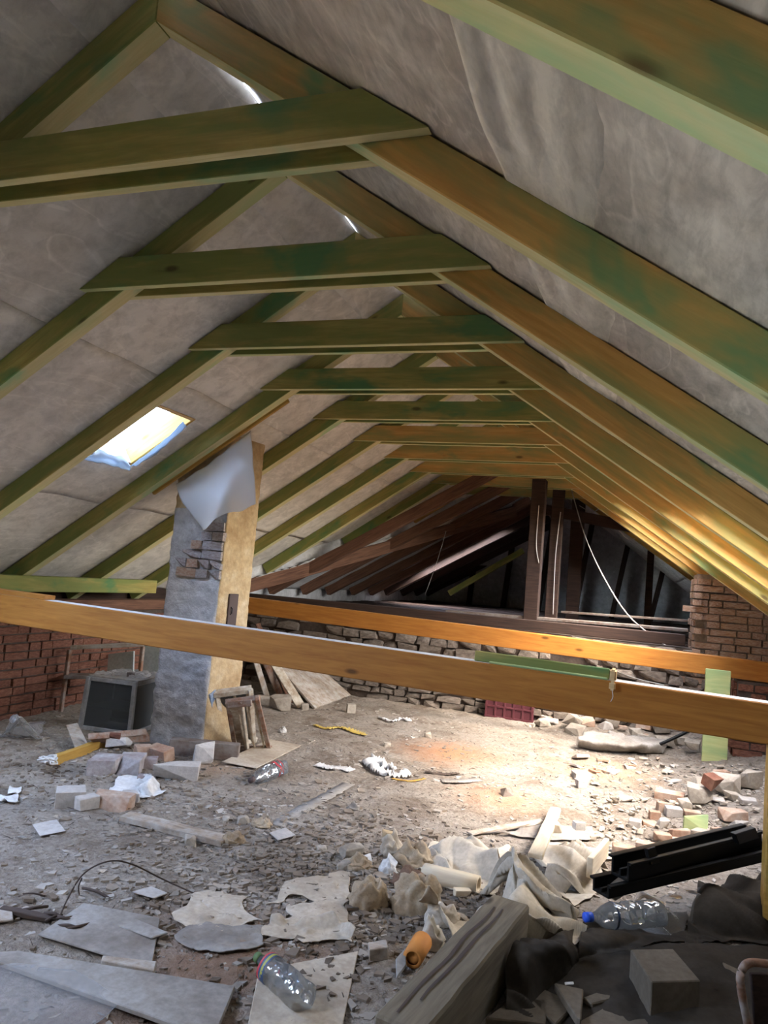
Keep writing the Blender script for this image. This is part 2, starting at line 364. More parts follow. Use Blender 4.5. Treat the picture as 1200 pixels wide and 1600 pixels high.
for k, (a, b) in enumerate(((0.0, 0.30), (0.25, 1.40), (1.35, 2.55), (2.50, EAVE))):
    roof_sheet(-1, a, b, -4, 14, 'memL', 0.006*(k % 2), 0.012)
for k, (a, b) in enumerate(((0.0, 0.30), (0.25, 1.45), (1.36, 2.55), (2.50, EAVE))):
    roof_sheet(1, a, b, -4, 20, 'memR', 0.004*(k % 2), 0.03)
# the old wing's roof, lower and flatter
OZ0, OZ1 = 1.22, 3.22
def old_fn(u, v):
    x = -3.4*(1-u); y = 9.0+11*v; return V((x, y, OZ0+(OZ1-OZ0)*u+0.02*N(x*3, y*2)))
thick(link('membrane_sheet', grid_me('membrane_sheet', 50, 110, old_fn, 'memO', lambda u, v: -3.4*(1-u) < valley(9+11*v)+0.12 and not (-2.5 < -3.4*(1-u) < -0.9 and (14.4 < 9+11*v < 14.7))), None, ceil), 0.003, 1)

def strip(name, a, b, mat='memO', n=30):  # closing strips added to stop daylight leaking in round the old wing
    thick(link(name, grid_me(name, n, 2, lambda u, v: a(u).lerp(b(u), v), mat), None, ceil), 0.003)
def oz(x): return OZ0+(OZ1-OZ0)*(1+x/3.4)
strip('membrane_sheet', lambda u: V((-3.5+3.5*u, 9.0+(-3.5+3.5*u+3.2)/0.72, zup(-3.5+3.5*u)+.03)), lambda u: V((-3.5+3.5*u, 9.0+(-3.5+3.5*u+3.2)/0.72, oz(-3.5+3.5*u)-.03)))
strip('membrane_sheet', lambda u: V((0, 13+6*u, 3.72)), lambda u: V((0, 13+6*u, 3.15)))
strip('membrane_sheet', lambda u: V((-3.4, 9+10*u, 0.95)), lambda u: V((-3.4, 9+10*u, OZ0+.03)))

# frames for the real and the added roof openings
names = 0
for (s, x0, x1, y0, y1) in WIN:
    names += 1
    w = link('window_%d' % names, None, V((s*(x0+x1)/2, (y0+y1)/2, zup((x0+x1)/2)))); w['kind'] = 'structure'
    def P(x, y, d): return V((s*x + s*SIN*d, y, zup(x)+COS*d))
    D = 0.17 if names == 1 else 0.13
    upn = V((s*SIN, 0, COS))
    bar('frame_side', P(x0, y0+.015, 0), P(x1, y0+.015, 0), 0.03, D, 'ochre_wood', w, upn)
    bar('frame_side', P(x0, y1-.015, 0), P(x1, y1-.015, 0), 0.03, D, 'ochre_wood', w, upn)
    bar('frame_head', P(x0+.012, y0, 0), P(x0+.012, y1, 0), 0.03, D, 'pine', w, upn)
    bar('frame_sill', P(x1-.012, y0, 0), P(x1-.012, y1, 0), 0.03, D, 'rust_wood' if names == 1 else 'pine', w, upn)
    if names == 1:
        bar('sash_bar', P(x0+.02, y0+.05, D-.03), P(x1-.02, y0+.05, D-.03), 0.025, 0.03, 'pine', w, upn)
    link('pane', mesh('pane', [P(x0, y0, D-.01), P(x1, y0, D-.01), P(x1, y1, D-.01), P(x0, y1, D-.01)], [(0, 1, 2, 3)], {1: 'blueglass', 8: 'coolglass', 5: 'clearglass', 9: 'clearglass'}.get(names, 'glass')), None, w)
    pl = bpy.data.lights.new('daylight', 'AREA'); po = bpy.data.objects.new('daylight', pl); C.objects.link(po)
    pl.shape = 'RECTANGLE'; pl.size = (x1-x0)/COS; pl.size_y = y1-y0; pl.cycles.is_portal = True
    po.matrix_world = frame_m(P(x0, (y0+y1)/2, D+.02), P(x1, (y0+y1)/2, D+.02), upn)

# walls
def brick_wall(parent, O, ux, length, z0, z1, mat, seed, bl=0.27, bh=0.066, gap=0.012, un=None, dep=0.10, proud=0.012, skip=0.0, lens=None, keep=None, first=0):
    ux = V(ux).normalized(); un = V(un); z = z0; row = 0; r = random.Random(seed); cache = []
    for k in range(10):
        cache.append(chunk_me('brick', 1, 1, 1, mat, seed*31+k, 0.035, 6, 0.0))
    while z+bh <= z1+0.01:
        x = -(bl*0.5 if row % 2 else 0.0)+r.uniform(-.02, .02)
        while x < length:
            l = bl*(1 if r.random() < 0.6 else 0.52); c = x+l/2
            if 0 <= c <= length and r.random() >= skip and (keep is None or keep(c, z+bh/2)):
                p = O+ux*c+V((0, 0, z)) - un*(dep-proud*r.uniform(0.1, 1))
                Mx = Matrix(((ux.x, un.x, 0, p.x), (ux.y, un.y, 0, p.y), (0, 0, 1, p.z), (0, 0, 0, 1))) @ Matrix.Translation((0, dep/2, 0)) @ Matrix.Rotation(r.uniform(-.02, .02), 4, 'Y') @ Matrix.Diagonal((l-gap, dep, bh*r.uniform(.93, 1.04), 1))
                link('brick', r.choice(cache), Mx, parent)
            x += l+gap*0.4
        z += bh+gap; row += 1
WX = -3.45
wl = link('wall_left', None, V((WX, 3, 0))); wl['kind'] = 'structure'
link('mortar_bed', box_me('mortar_bed', 13.1, 0.28, 1.0, 'mortar_dark', 0), rotm(V((WX-.15, 2.55, -.06)), math.pi/2), wl)
link('eave_light_stop', box_me('eave_light_stop', 24, 0.03, 1.75, 'olddark', 0), rotm(V((WX-.30, 8, -.02)), math.pi/2), wl)  # added to keep daylight from leaking in under the roof edge
brick_wall(wl, V((WX, 4.3, 0)), (0, 1, 0), 3.6, -.03, 0.93, 'brick', 3, un=(1, 0, 0), proud=0.022)
wr = link('wall_right', None, V((3.55, 3, 0))); wr['kind'] = 'structure'
link('mortar_bed', box_me('mortar_bed', 13.1, 0.28, 1.25, 'mortar', 0), rotm(V((3.65, 2.55, -.06)), math.pi/2), wr)
link('eave_light_stop', box_me('eave_light_stop', 24, 0.03, 1.75, 'olddark', 0), rotm(V((3.74, 8, -.02)), math.pi/2), wr)  # added light stop for the opposite eave
wb = link('wall_back', None, V((0, 9.1, 0))); wb['kind'] = 'structure'
link('mortar_bed', box_me('mortar_bed', 7.0, 0.3, 1.06, 'mortar_dark', 0), V((0, 9.15, -.03)), wb)
r = random.Random(12); cache = [chunk_me('stone', 1, 1, 1, 'wallstone', 400+k, 0.16, 18, 0.0, 0.25) for k in range(12)]
z = -0.02
while z < 0.98:
    x = -3.3; hh = r.uniform(0.075, 0.14)
    while x < 2.5:
        l = r.uniform(0.12, 0.34)
        if r.random() < 0.93:
            link('stone', r.choice(cache), rotm(V((x+l/2, 9.0+r.uniform(0, .03), z)), 0, 0, r.uniform(-.06, .06)) @ Matrix.Diagonal((l*.97, 0.16, hh*r.uniform(.85, 1.05), 1)), wb)
        x += l
    z += hh*0.97
gb = link('wall_front', box_me('wall_front', 8, 0.2, 4.2, 'mortar', 0), V((0, -4.1, -.05))); gb['kind'] = 'structure'
# the attic beyond the low back wall: a higher floor and a far end
f2 = link('floor', None, V((0, 14, 1.0))); f2['kind'] = 'structure'
for k in range(26):
    y = 9.35+0.42*k
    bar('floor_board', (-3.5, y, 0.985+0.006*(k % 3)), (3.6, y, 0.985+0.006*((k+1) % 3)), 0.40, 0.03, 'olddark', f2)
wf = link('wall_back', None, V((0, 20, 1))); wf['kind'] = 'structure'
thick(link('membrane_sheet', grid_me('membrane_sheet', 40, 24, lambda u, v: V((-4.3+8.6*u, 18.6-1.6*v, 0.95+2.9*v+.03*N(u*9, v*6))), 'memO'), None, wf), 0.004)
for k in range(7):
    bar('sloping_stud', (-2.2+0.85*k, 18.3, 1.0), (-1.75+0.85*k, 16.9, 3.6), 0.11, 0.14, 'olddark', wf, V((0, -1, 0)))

# ------------------------------------------------------------------ roof trusses
RD = 0.163*COS; RW = 0.095; CT = 0.045
ORD = ['foremost', 'first', 'second', 'third', 'fourth', 'fifth', 'sixth', 'seventh', 'eighth', 'ninth', 'tenth']
r = random.Random(5)
def rafter(parent, s, y, x_low, x_high, mat, w=RW, foot=None):
    # local x runs up the slope; the top edge follows the membrane
    L = (x_low-x_high)/COS
    poly = [(0, -RD), (0, 0), (L, 0), (L-RD*SL if x_high <= 0.02 else L, -RD)]
    me = prism_me('rafter', poly, w, mat, 0.004)
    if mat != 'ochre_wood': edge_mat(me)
    X = V((-s*COS, 0, SIN)); Z = V((s*SIN, 0, COS)); Y = Z.cross(X)
    o = V((s*x_low, y if Y.y > 0 else y+w, zup(x_low)-0.004))
    Mx = Matrix(((X.x, Y.x, Z.x, o.x), (X.y, Y.y, Z.y, o.y), (X.z, Y.z, Z.z, o.z), (0, 0, 0, 1)))
    return link('rafter', me, Mx, parent)
def collar(parent, y, lh, rh, mat, h=0.162, z=COLZ):
    dx = h/SL
    a = V((-lh, y, z))
    poly = [(0, 0), (lh+rh, 0), (lh+rh-dx, h), (dx, h)]
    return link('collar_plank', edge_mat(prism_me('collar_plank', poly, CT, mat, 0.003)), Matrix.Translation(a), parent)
for i in range(0, 11):
    Y0 = 1.04+i
    lab = ['green-stained roof truss right overhead, only its right rafter in view',
           'nearest whole green roof truss, its collar planks running out of the left edge',
           'second green roof truss, collar ends both visible, just before the skylight bay',
           'third green roof truss, whose left rafter cuts across the skylight',
           'fourth green roof truss, whose left rafter carries the hanging plastic film',
           'fifth green roof truss, its left rafter ending behind the chimney top',
           'sixth green roof truss counted from the nearest whole one',
           'seventh green roof truss, right rafter gleaming with sunlight',
           'eighth green roof truss, third from the dark old wing',
           'ninth green roof truss, left rafter cut off on the brown valley timber',
           'last green roof truss before the dark old wing, with an ochre stub rafter'][i]
    t = thing('roof_truss', lab, 'roof truss', V((0, Y0, 0)), 'green roof trusses')
    yr = Y0+CT
    xl = EAVE-0.02
    if i >= 8: xl = min(xl, -valley(yr)-0.02)
    ml = 'ochre_wood' if i == 10 else 'green'
    rafter(t, -1, yr, xl, 0.0, ml)
    rafter(t, 1, yr, EAVE-.02, 0.0, 'green_r')
    m2 = 'green' if i < 6 else 'green_r'
    collar(t, Y0, HW+0.006*r.uniform(-1, 1), HW, m2)
    collar(t, Y0+CT+RW, HW-0.03, HW-0.05-0.02*r.random(), 'green', 0.155, COLZ+0.002*(i % 3))

# big tie beams
def top_beam(name, p0, p1, w, h, mat, label, cat, group=None, **kw):
    return tag(bar(name, p0, p1, w, h, mat, **kw), label, cat, group)
b1 = top_beam('tie_beam', aty(0, 976, 4.04)+V((-1.05, 0.06, 0.035)), aty(1200, 1160, 4.04)+V((0.9, 0.06, -0.03)), 0.12, 0.195, 'amber', 'amber pine tie beam crossing the whole attic in front, dust and painted light on top', 'beam', bev=0.006)
edge_mat(b1.data, 'lit_dust', 1)  # top face paled: dust plus the light it catches, both in colour
b2 = top_beam('tie_beam', aty(394, 961, 8.04)+V((-0.8, 0.07, 0.03)), aty(1200, 1066, 8.04)+V((0.5, 0.07, -0.016)), 0.14, 0.19, 'amber', 'farther amber pine tie beam, sunlit, in front of the low stone wall', 'beam', bev=0.006)

# ------------------------------------------------------------------ more materials
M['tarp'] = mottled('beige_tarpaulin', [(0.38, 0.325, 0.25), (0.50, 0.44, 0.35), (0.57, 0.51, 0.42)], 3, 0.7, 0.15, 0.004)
M['corner'] = mottled('shaded_brown_board', [(0.11, 0.088, 0.062), (0.155, 0.125, 0.092), (0.18, 0.15, 0.115)], 4, 0.85, 0.2, 0.004)  # brown lowered so that the colour carries the corner's shade
M['shadetarp'] = mottled('shaded_tarpaulin', [(0.03, 0.024, 0.018), (0.06, 0.049, 0.038)], 3, 0.95, 0.15, 0.004)  # near black because the corner's shade is painted in
M['sack'] = mottled('brown_sackcloth', [(0.27, 0.19, 0.12), (0.42, 0.32, 0.21), (0.5, 0.42, 0.31)], 5, 0.95, 0.5, 0.004, fine=90)
M['card'] = mottled('dusty_cardboard', [(0.34, 0.27, 0.2), (0.47, 0.40, 0.31), (0.55, 0.49, 0.41)], 4, 0.9, 0.2, 0.004)
M['paper'] = mottled('dirty_white_paper', [(0.5, 0.48, 0.45), (0.68, 0.67, 0.65), (0.74, 0.73, 0.72)], 6, 0.8, 0.15, 0.003)
M['greyboard'] = mottled('dusty_grey_board', [(0.17, 0.14, 0.115), (0.29, 0.265, 0.235), (0.38, 0.36, 0.335)], 3, 0.85, 0.2, 0.004)
M['soil'] = mottled('red_brown_crumbs', [(0.15, 0.085, 0.055), (0.27, 0.17, 0.115)], 9, 1, 0.8, 0.01)
M['chips'] = mottled('floor_chips', [(0.19, 0.155, 0.125), (0.33, 0.29, 0.245), (0.46, 0.425, 0.38)], 1.3, 0.95, 0.1, 0.003, fine=3)
M['scraps'] = mottled('brown_scraps', [(0.1, 0.072, 0.05), (0.24, 0.19, 0.145), (0.42, 0.37, 0.31)], 1.9, 0.95, 0.1, 0.003, fine=5)
M['twig'] = flat('dark_twig', (0.07, 0.05, 0.04), 0.9)
M['black'] = flat('black_plastic', (0.008, 0.008, 0.008), 0.42)
M['maroon'] = flat('maroon_plastic', (0.085, 0.022, 0.028), 0.5)
M['cord'] = flat('pale_cable', (0.5, 0.48, 0.45), 0.6)
M['blue'] = flat('blue_cap', (0.03, 0.1, 0.6), 0.4)
M['redlabel'] = flat('red_label', (0.45, 0.05, 0.06), 0.5)
M['bluelabel'] = flat('dark_blue_label', (0.05, 0.08, 0.16), 0.5)
M['yellowlabel'] = flat('yellow_green_label', (0.35, 0.36, 0.08), 0.5)
M['greencap'] = flat('green_cap', (0.1, 0.16, 0.06), 0.5)
M['orange'] = flat('orange_clay', (0.55, 0.22, 0.05), 0.7)
M['yellow'] = flat('yellow_strip', (0.55, 0.40, 0.10), 0.7)
M['iron'] = mottled('grey_painted_iron', [(0.2, 0.2, 0.2), (0.34, 0.33, 0.32)], 8, 0.6)
M['bluepaint'] = mottled('flaking_blue_paint', [(0.07, 0.11, 0.2), (0.2, 0.27, 0.38), (0.42, 0.43, 0.43)], 22, 0.7)
M['palepanel'] = mottled('pale_green_grey_panel', [(0.42, 0.46, 0.44), (0.53, 0.57, 0.55)], 3, 0.6)
M['sootdoor'] = flat('brown_iron_door', (0.075, 0.05, 0.045), 0.6)
for k_ in ('shadetarp', 'corner', 'black'): M[k_].node_tree.nodes['Principled BSDF'].inputs['Specular IOR Level'].default_value = 0.12
ORDW = ['first', 'second', 'third', 'fourth', 'fifth', 'sixth', 'seventh', 'eighth', 'ninth', 'tenth', 'eleventh', 'twelfth', 'thirteenth', 'fourteenth', 'fifteenth', 'sixteenth', 'seventeenth', 'eighteenth', 'nineteenth', 'twentieth'] + ['twenty-'+w for w in ('first', 'second', 'third', 'fourth', 'fifth', 'sixth', 'seventh', 'eighth', 'ninth')] + ['thirtieth']

def mpp(p): return (p-CAM).dot(_f)/F_PX                   # metres per photo pixel at a point
def slab(name, a, b, c, d, t, mat, parent=None, label=None, cat=None, bev=0.003):   # four corners of the top face, thickness downwards
    n = (V(b)-V(a)).cross(V(d)-V(a)).normalized()
    if n.z < 0: n = -n
    o = (V(a)+V(b)+V(c)+V(d))/4; bm = bmesh.new()
    top = [bm.verts.new(V(q)-o) for q in (a, b, c, d)]; bot = [bm.verts.new(V(q)-n*t-o) for q in (a, b, c, d)]
    bm.faces.new(top); bm.faces.new(bot[::-1])
    for i in range(4): bm.faces.new((top[i], bot[i], bot[(i+1) % 4], top[(i+1) % 4]))
    ob = link(name, finish(bm, name, mat, bev), Matrix.Translation(o), parent)
    return tag(ob, label, cat) if label else ob
def catmull(P, t):
    n = len(P)-1; x = t*n; i = min(int(x), n-1); f = x-i
    p0 = P[max(i-1, 0)]; p1 = P[i]; p2 = P[i+1]; p3 = P[min(i+2, n)]
    return 0.5*((2*p1)+(p2-p0)*f+(2*p0-5*p1+4*p2-p3)*f*f+(3*p1-p0-3*p2+p3)*f**3)
def patchy(name, rows, mat, label, cat, **kw):            # rows carry (pixel x, pixel y, depth)
    return patch(name, [[aty(*q) for q in r_] for r_ in rows], mat, label, cat, pts=True, **kw)
def patch(name, rows, mat, label, cat, nu=40, nv=30, amp=0.015, freq=9, t=0.003, seed=0, pts=False, ragged=0.0, parent=None, sharp=True, hung=False):
    # a sheet through control points (photo pixel, height) with creases
    G = [[(V(q) if pts else at(*q)) for q in r_] for r_ in rows]
    o = sum((q for r_ in G for q in r_), V((0, 0, 0)))/sum(len(r_) for r_ in G)
    def fn(u, v):
        p = catmull([catmull(r_, u) for r_ in G], v)
        a_ = p.x*freq+p.z*freq*.7; b_ = p.y*freq+p.z*freq*.5
        e = TL(a_*.8, b_*.8, seed)+.45*TL(a_*1.9, b_*1.9, seed+2)-.72
        q = p + V((TL(a_*.7+3, b_*.7, seed+3)-.5, TL(a_*.7, b_*.7+5, seed+8)-.5, 0))*amp*1.6 + V((0, 0, amp*e*2.2))
        if not hung: q.z = max(q.z, H(q.x, q.y)+0.014)
        return q-o
    def keep(u, v):
        d = min(u, 1-u, v, 1-v)
        return ragged == 0 or d > ragged*(0.5+0.9*N(u*7+seed, v*7, seed))
    ob = link(name, grid_me(name, nu, nv, fn, mat, keep), Matrix.Translation(o), parent)
    sm = ob.modifiers.new('soften', 'SMOOTH'); sm.factor = 0.5; sm.iterations = 1
    thick(ob, t)
    return tag(ob, label, cat) if label else ob
def lump(name, px, py, wpx, hfrac, dfrac, mat, label, cat, seed, rz=0.0, rough=0.16, rnd_=0.0, group=None, lift=0.0, n=24, tilt=0.0, bev=0.003):
    p = fl(px, py); k = mpp(p)*wpx
    a = rz + YAW
    me = chunk_me(name, k, k*dfrac, k*hfrac, mat, seed, rough, n, bev, rnd_)
    ob = link(name, me, rotm(p+V((0, 0, lift-0.006)), a, tilt))
    return tag(ob, label, cat, group)
def plank(name, px0, py0, px1, py1, w, h, mat, label, cat, z0=None, z1=None, group=None, wob=0.002, up=V((0, 0, 1))):
    a = at(px0, py0, z0) if z0 is not None else fl(px0, py0); b = at(px1, py1, z1) if z1 is not None else fl(px1, py1)
    return tag(bar(name, a, b, w, h, mat, None, up, 0.003, wob, 6), label, cat, group)
def cable(name, pts, r, mat, label, cat, world=False, dense=12):
    P = [V(q) if world else at(*q) for q in pts]
    Q = [catmull(P, i/(dense*(len(P)-1))) for i in range(dense*(len(P)-1)+1)]
    o = Q[0].copy()
    return tag(link(name, tube_me(name, [q-o for q in Q], r, mat, 5), Matrix.Translation(o)), label, cat)

# ------------------------------------------------------------------ carpentry round the room
tag(bar('purlin', (-3.30, 0.4, 1.14), (-3.30, 6.95, 1.14), 0.12, 0.14, 'green'), 'green purlin under the left rafters, running to the chimney', 'beam')
tag(bar('purlin', (3.30, 0.4, 1.10), (3.30, 8.9, 1.10), 0.12, 0.14, 'green'), 'green purlin under the right rafters, its end showing before the brick pier', 'beam')
tag(bar('wall_plate', (-3.50, 0.5, 0.94), (-3.50, 8.9, 0.94), 0.16, 0.11, 'old'), 'old brown wall plate lying on top of the left brick wall', 'beam')
tag(bar('wall_plate', (-3.3, 9.08, 1.03), (2.30, 9.08, 1.06), 0.18, 0.12, 'olddark'), 'sooty timber lying along the top of the low stone wall', 'beam')
# valley timber and the old rafters behind it
def ozr(x): return OZ0+(OZ1-OZ0)*(1+x/3.4)
v0 = V((-3.25, 8.97, 1.16)); v1 = V((-0.35, 12.95, 2.78))
tag(bar('valley_rafter', v0, v1, 0.14, 0.18, 'old', wob=0.004, segs=8), 'brown valley timber rising from the stone wall, green rafters cut off on it', 'rafter')
r = random.Random(21)
for k in range(9):
    y = 9.75+1.05*k+r.uniform(-.08, .08)
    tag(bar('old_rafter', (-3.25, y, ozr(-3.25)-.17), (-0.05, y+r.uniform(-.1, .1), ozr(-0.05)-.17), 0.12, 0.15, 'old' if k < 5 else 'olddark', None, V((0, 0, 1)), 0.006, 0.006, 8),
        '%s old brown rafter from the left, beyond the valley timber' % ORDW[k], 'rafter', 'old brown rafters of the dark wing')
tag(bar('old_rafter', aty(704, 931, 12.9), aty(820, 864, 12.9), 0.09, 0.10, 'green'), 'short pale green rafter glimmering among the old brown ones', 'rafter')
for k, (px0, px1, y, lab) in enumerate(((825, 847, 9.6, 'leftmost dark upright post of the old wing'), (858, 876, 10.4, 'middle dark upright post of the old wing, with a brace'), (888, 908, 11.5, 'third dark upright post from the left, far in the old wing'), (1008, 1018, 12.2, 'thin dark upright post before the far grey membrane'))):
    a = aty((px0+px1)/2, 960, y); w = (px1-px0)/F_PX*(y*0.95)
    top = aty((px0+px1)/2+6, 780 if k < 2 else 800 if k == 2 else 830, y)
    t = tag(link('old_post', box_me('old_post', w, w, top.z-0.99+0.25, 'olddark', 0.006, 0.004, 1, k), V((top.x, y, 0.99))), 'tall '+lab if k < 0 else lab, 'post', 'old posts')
tag(bar('collar_beam', aty(830, 800, 10.9), aty(1015, 838, 10.9), 0.12, 0.15, 'olddark'), 'sooty cross beam joining the posts of the old wing', 'beam')
tag(bar('old_plank', aty(700, 957, 9.7), aty(1075, 987, 9.6), 0.25, 0.035, 'dusty_wood'), 'dusty plank lying along the edge of the old wing floor', 'plank')
tag(bar('old_plank', aty(880, 958, 10.6), aty(1078, 972, 10.2), 0.2, 0.03, 'dusty_wood'), 'short plank on the old wing floor, just left of the brick pier', 'plank')
# posts under the tie beams
g0 = aty(1102, 1056, 7.95); g1 = aty(1141, 1056, 7.95)
tag(link('post', box_me('post', (g1-g0).length, 0.06, 0.92, 'pale_green', 0.004), V(((g0.x+g1.x)/2, 7.93, -0.0))), 'pale green board post standing under the farther beam', 'post')
tag(link('post', box_me('post', 0.11, 0.11, 0.95, 'ochre_wood', 0.005), V((2.475, 4.12, -0.04))), 'ochre pine post under the right end of the near beam', 'post')
def brick_pier(name, label, x0, x1, y0, y1, z1, mat, seed):
    t = thing(name, label, 'brick pier', V(((x0+x1)/2, y0, 0)))
    link('core', box_me('core', x1-x0-.03, y1-y0-.03, z1, 'mortar_dark' if mat == 'brick' else 'mortar', 0), V(((x0+x1)/2, (y0+y1)/2, -.03)), t)
    brick_wall(t, V((x0, y0, -.02)), (1, 0, 0), x1-x0, -.02, z1, mat, seed, un=(0, -1, 0), dep=0.08, proud=0.02)
    brick_wall(t, V((x0, y1, -.02)), (0, -1, 0), y1-y0, -.02, z1, mat, seed+1, un=(-1, 0, 0), dep=0.08, proud=0.02)
    return t
brick_pier('brick_pier', 'dim brick pier rising to the right rafters beyond the farther beam', 2.38, 3.35, 8.98, 9.6, 1.9, 'brick_pale', 51)
brick_pier('brick_pier', 'short reddish brick pillar directly right of the pale green post', 2.72, 3.05, 8.02, 8.35, 0.86, 'brick', 57)

# things lying on the near beam
zt1 = aty(840, 1048, 4.10).z
pa, pb = aty(736, 1034, 4.06), aty(952, 1061, 4.06)
def on_beam(px, dz=0.0):
    a = V((b1.matrix_basis.translation)); x = b1.matrix_basis.col[0].xyz; z = b1.matrix_basis.col[2].xyz
    q = aty(px, 1040, 4.1); s = (q.x-a.x)/x.x
    return a+x*s+z*(0.195+dz)
tag(bar('batten', on_beam(740), on_beam(952), 0.03, 0.055, 'green'), 'slim green batten lying flat on top of the near beam', 'batten')
tag(bar('slat', on_beam(765)+V((0, -.045, 0)), on_beam(950)+V((0, -.045, 0)), 0.022, 0.012, 'pale_green'), 'thin pale slat lying along the green batten', 'slat')
q = on_beam(958)
cl = bmesh.new(); box_bm(cl, -.016, .016, -.095, .03, 0.0, .06); box_bm(cl, -.016, .016, -.095, -.068, -.045, .0)
tag(link('wood_block', finish(cl, 'wood_block', 'pine', 0.008, 2), frame_m(q, q+b1.matrix_basis.col[0].xyz, mid=False)), 'small rounded pine hook hung over the near beam at the batten end', 'wood block')
cable('string', [q+V((.0, -.09, -.04)), q+V((.006, -.095, -.075)), q+V((-.004, -.093, -.10))], 0.002, 'cord', 'short thread dangling below the small pine hook', 'string', True)
cable('string', [q+V((.02, .0, .045)), q+V((.12, .01, .02)), q+V((.25, .02, .004))], 0.002, 'cord', 'thin pale string stretched from the pine hook along the beam', 'string', True)
tag(bar('offcut', on_beam(-40)+V((-.1, .0, 0)), on_beam(64), 0.11, 0.03, 'amber'), 'flat amber offcut lying on the near beam at its left end', 'offcut')

# ------------------------------------------------------------------ chimney
cm = rotm(V((-1.67, 5.5, 0)), math.radians(-9))
ch = thing('chimney', 'massive plastered brick chimney standing left of the middle, ochre on its right side', 'chimney', cm)
def shaft():
    w, d, h = 0.575, 0.40, 2.62; vs, fs, mats = [], [], []; nz_ = 110
    per = [(-w/2, -d/2), (w/2, -d/2), (w/2, d/2), (-w/2, d/2)]; ns = [26, 18, 10, 18]; ring = []
    for k in range(4):
        a, b = V((*per[k], 0)), V((*per[(k+1) % 4], 0))
        nn = (b-a).normalized().cross(V((0, 0, 1)))
        for i in range(ns[k]): ring.append((a.lerp(b, i/ns[k]), nn, k, i/ns[k]))
    m = len(ring)
    for j in range(nz_+1):
        z = h*j/nz_ - 0.03
        for p, nn, k, f in ring:
            c = 0.014*abs(N(p.x*4+7, z*11, k*5)) + 0.010*N(p.x*9+p.y*9, z*22, k) + 0.012*N(p.x*3, z*4, 2)
            if k == 0 and z < 1.1: c += 0.034*abs(N(p.x*5, z*13, 4))+.01*N(p.x*16, z*30, 9)
            if k == 0 and 1.38 < z < 1.98 and f > 0.35+0.55*max(0, (z-1.55)): c -= 0.022   # plaster fallen off
            if k == 1: c *= 0.45
            if f == 0: c -= 0.006+0.008*N(z*8, k)
            vs.append(p + nn*c + V((0, 0, z)))
    for j in range(nz_):
        for i in range(m):
            fs.append((j*m+i, j*m+(i+1) % m, (j+1)*m+(i+1) % m, (j+1)*m+i)); mats.append(1 if ring[i][2] == 1 or (h*j/nz_ > 2.0 and ring[i][3] < 2) else 0)
    me = mesh('shaft', vs, fs, 'plaster', True); me.materials.append(M['ochre'])
    for p, k in zip(me.polygons, mats): p.material_index = k
    return me
link('shaft', shaft(), cm, ch)
r = random.Random(4); cache = [chunk_me('brick', 1, 1, 1, 'brick_grey', 90+k, 0.07, 12) for k in range(6)] + [chunk_me('brick', 1, 1, 1, 'brick_pale', 97, 0.07, 12)]
for row in range(7):
    z = 1.40+0.078*row; x = 0.29; lim = -0.09+0.11*max(0, row-2)
    while x > lim:
        l = r.choice((0.13, 0.22, 0.12));
        link('brick', r.choice(cache), cm @ rotm(V((x-l/2, -0.185, z)), 0, 0, r.uniform(-.03, .03)) @ Matrix.Diagonal((l*.96, 0.072+r.uniform(-.008, .006), 0.072, 1)), ch)
        x -= l
dr = link('soot_door', box_me('soot_door', 0.022, 0.115, 0.27, 'sootdoor', 0.004), cm @ Matrix.Translation((0.293, -0.02, 1.02)), ch)
dr['label'] = 'dark brown iron soot door'
link('handle', tube_me('handle', [(0, 0, -.03), (.012, 0, -.02), (.012, 0, .02), (0, 0, .03)], 0.005, 'black'), cm @ Matrix.Translation((0.305, -0.05, 1.15)), dr)
# batten and film in front of the chimney top
tag(bar('batten', aty(241, 771, 5.215), aty(452, 626, 5.215), 0.035, 0.03, 'ochre_wood', up=V((0, -1, 0))), 'thin orange batten nailed below the rafter, holding the plastic film', 'batten')
film_rows = [[aty(277, 756, 5.21), aty(310, 735, 5.21), aty(345, 708, 5.21), aty(370, 690, 5.21), aty(394, 672, 5.21)],
             [aty(284, 778, 5.17), aty(315, 768, 5.15), aty(346, 755, 5.11), aty(374, 735, 5.15), aty(397, 722, 5.17)],
             [aty(300, 800, 5.17), aty(322, 800, 5.13), aty(345, 785, 5.07), aty(377, 770, 5.14), aty(400, 760, 5.17)],
             [aty(316, 822, 5.17), aty(322, 826, 5.14), aty(340, 806, 5.08), aty(378, 796, 5.14), aty(401, 786, 5.17)]]
patch('plastic_film', film_rows, 'film', 'milky plastic film hanging from a batten over the chimney top', 'plastic film', 30, 30, 0.006, 6, 0.001, 3, True, hung=True, sharp=False)
# lining torn round the skylight
def atr(px, py, off=0.0):
    d = ray(px, py); z0 = COLZ+SL*HW+off; t = (z0+SL*CAM.x-CAM.z)/(d.z-SL*d.x); return CAM+d*t
w1 = bpy.data.objects['window_1']
lin = [[atr(150, 697, -.01), atr(175, 704, -.01), atr(200, 716, -.01)], [atr(143, 706, -.05), atr(172, 716, -.055), atr(206, 726, -.04)], [atr(128, 712, -.03), atr(165, 724, -.04), atr(207, 732, -.02)]]
patch('torn_lining', lin, 'lining', None, None, 20, 12, 0.008, 12, 0.001, 1, True, 0.0, w1, hung=True)
lin = [[atr(205, 726, -.02), atr(240, 699, -.05), atr(268, 675, -.05), atr(288, 656, -.01)], [atr(214, 725, -.03), atr(246, 700, -.04), atr(274, 676, -.035), atr(292, 662, -.02)], [atr(226, 722, -.015), atr(256, 700, -.02), atr(280, 678, -.02), atr(296, 664, -.01)]]
patch('torn_lining', lin, 'lining', None, None, 24, 12, 0.008, 12, 0.001, 4, True, 0.0, w1, hung=True)
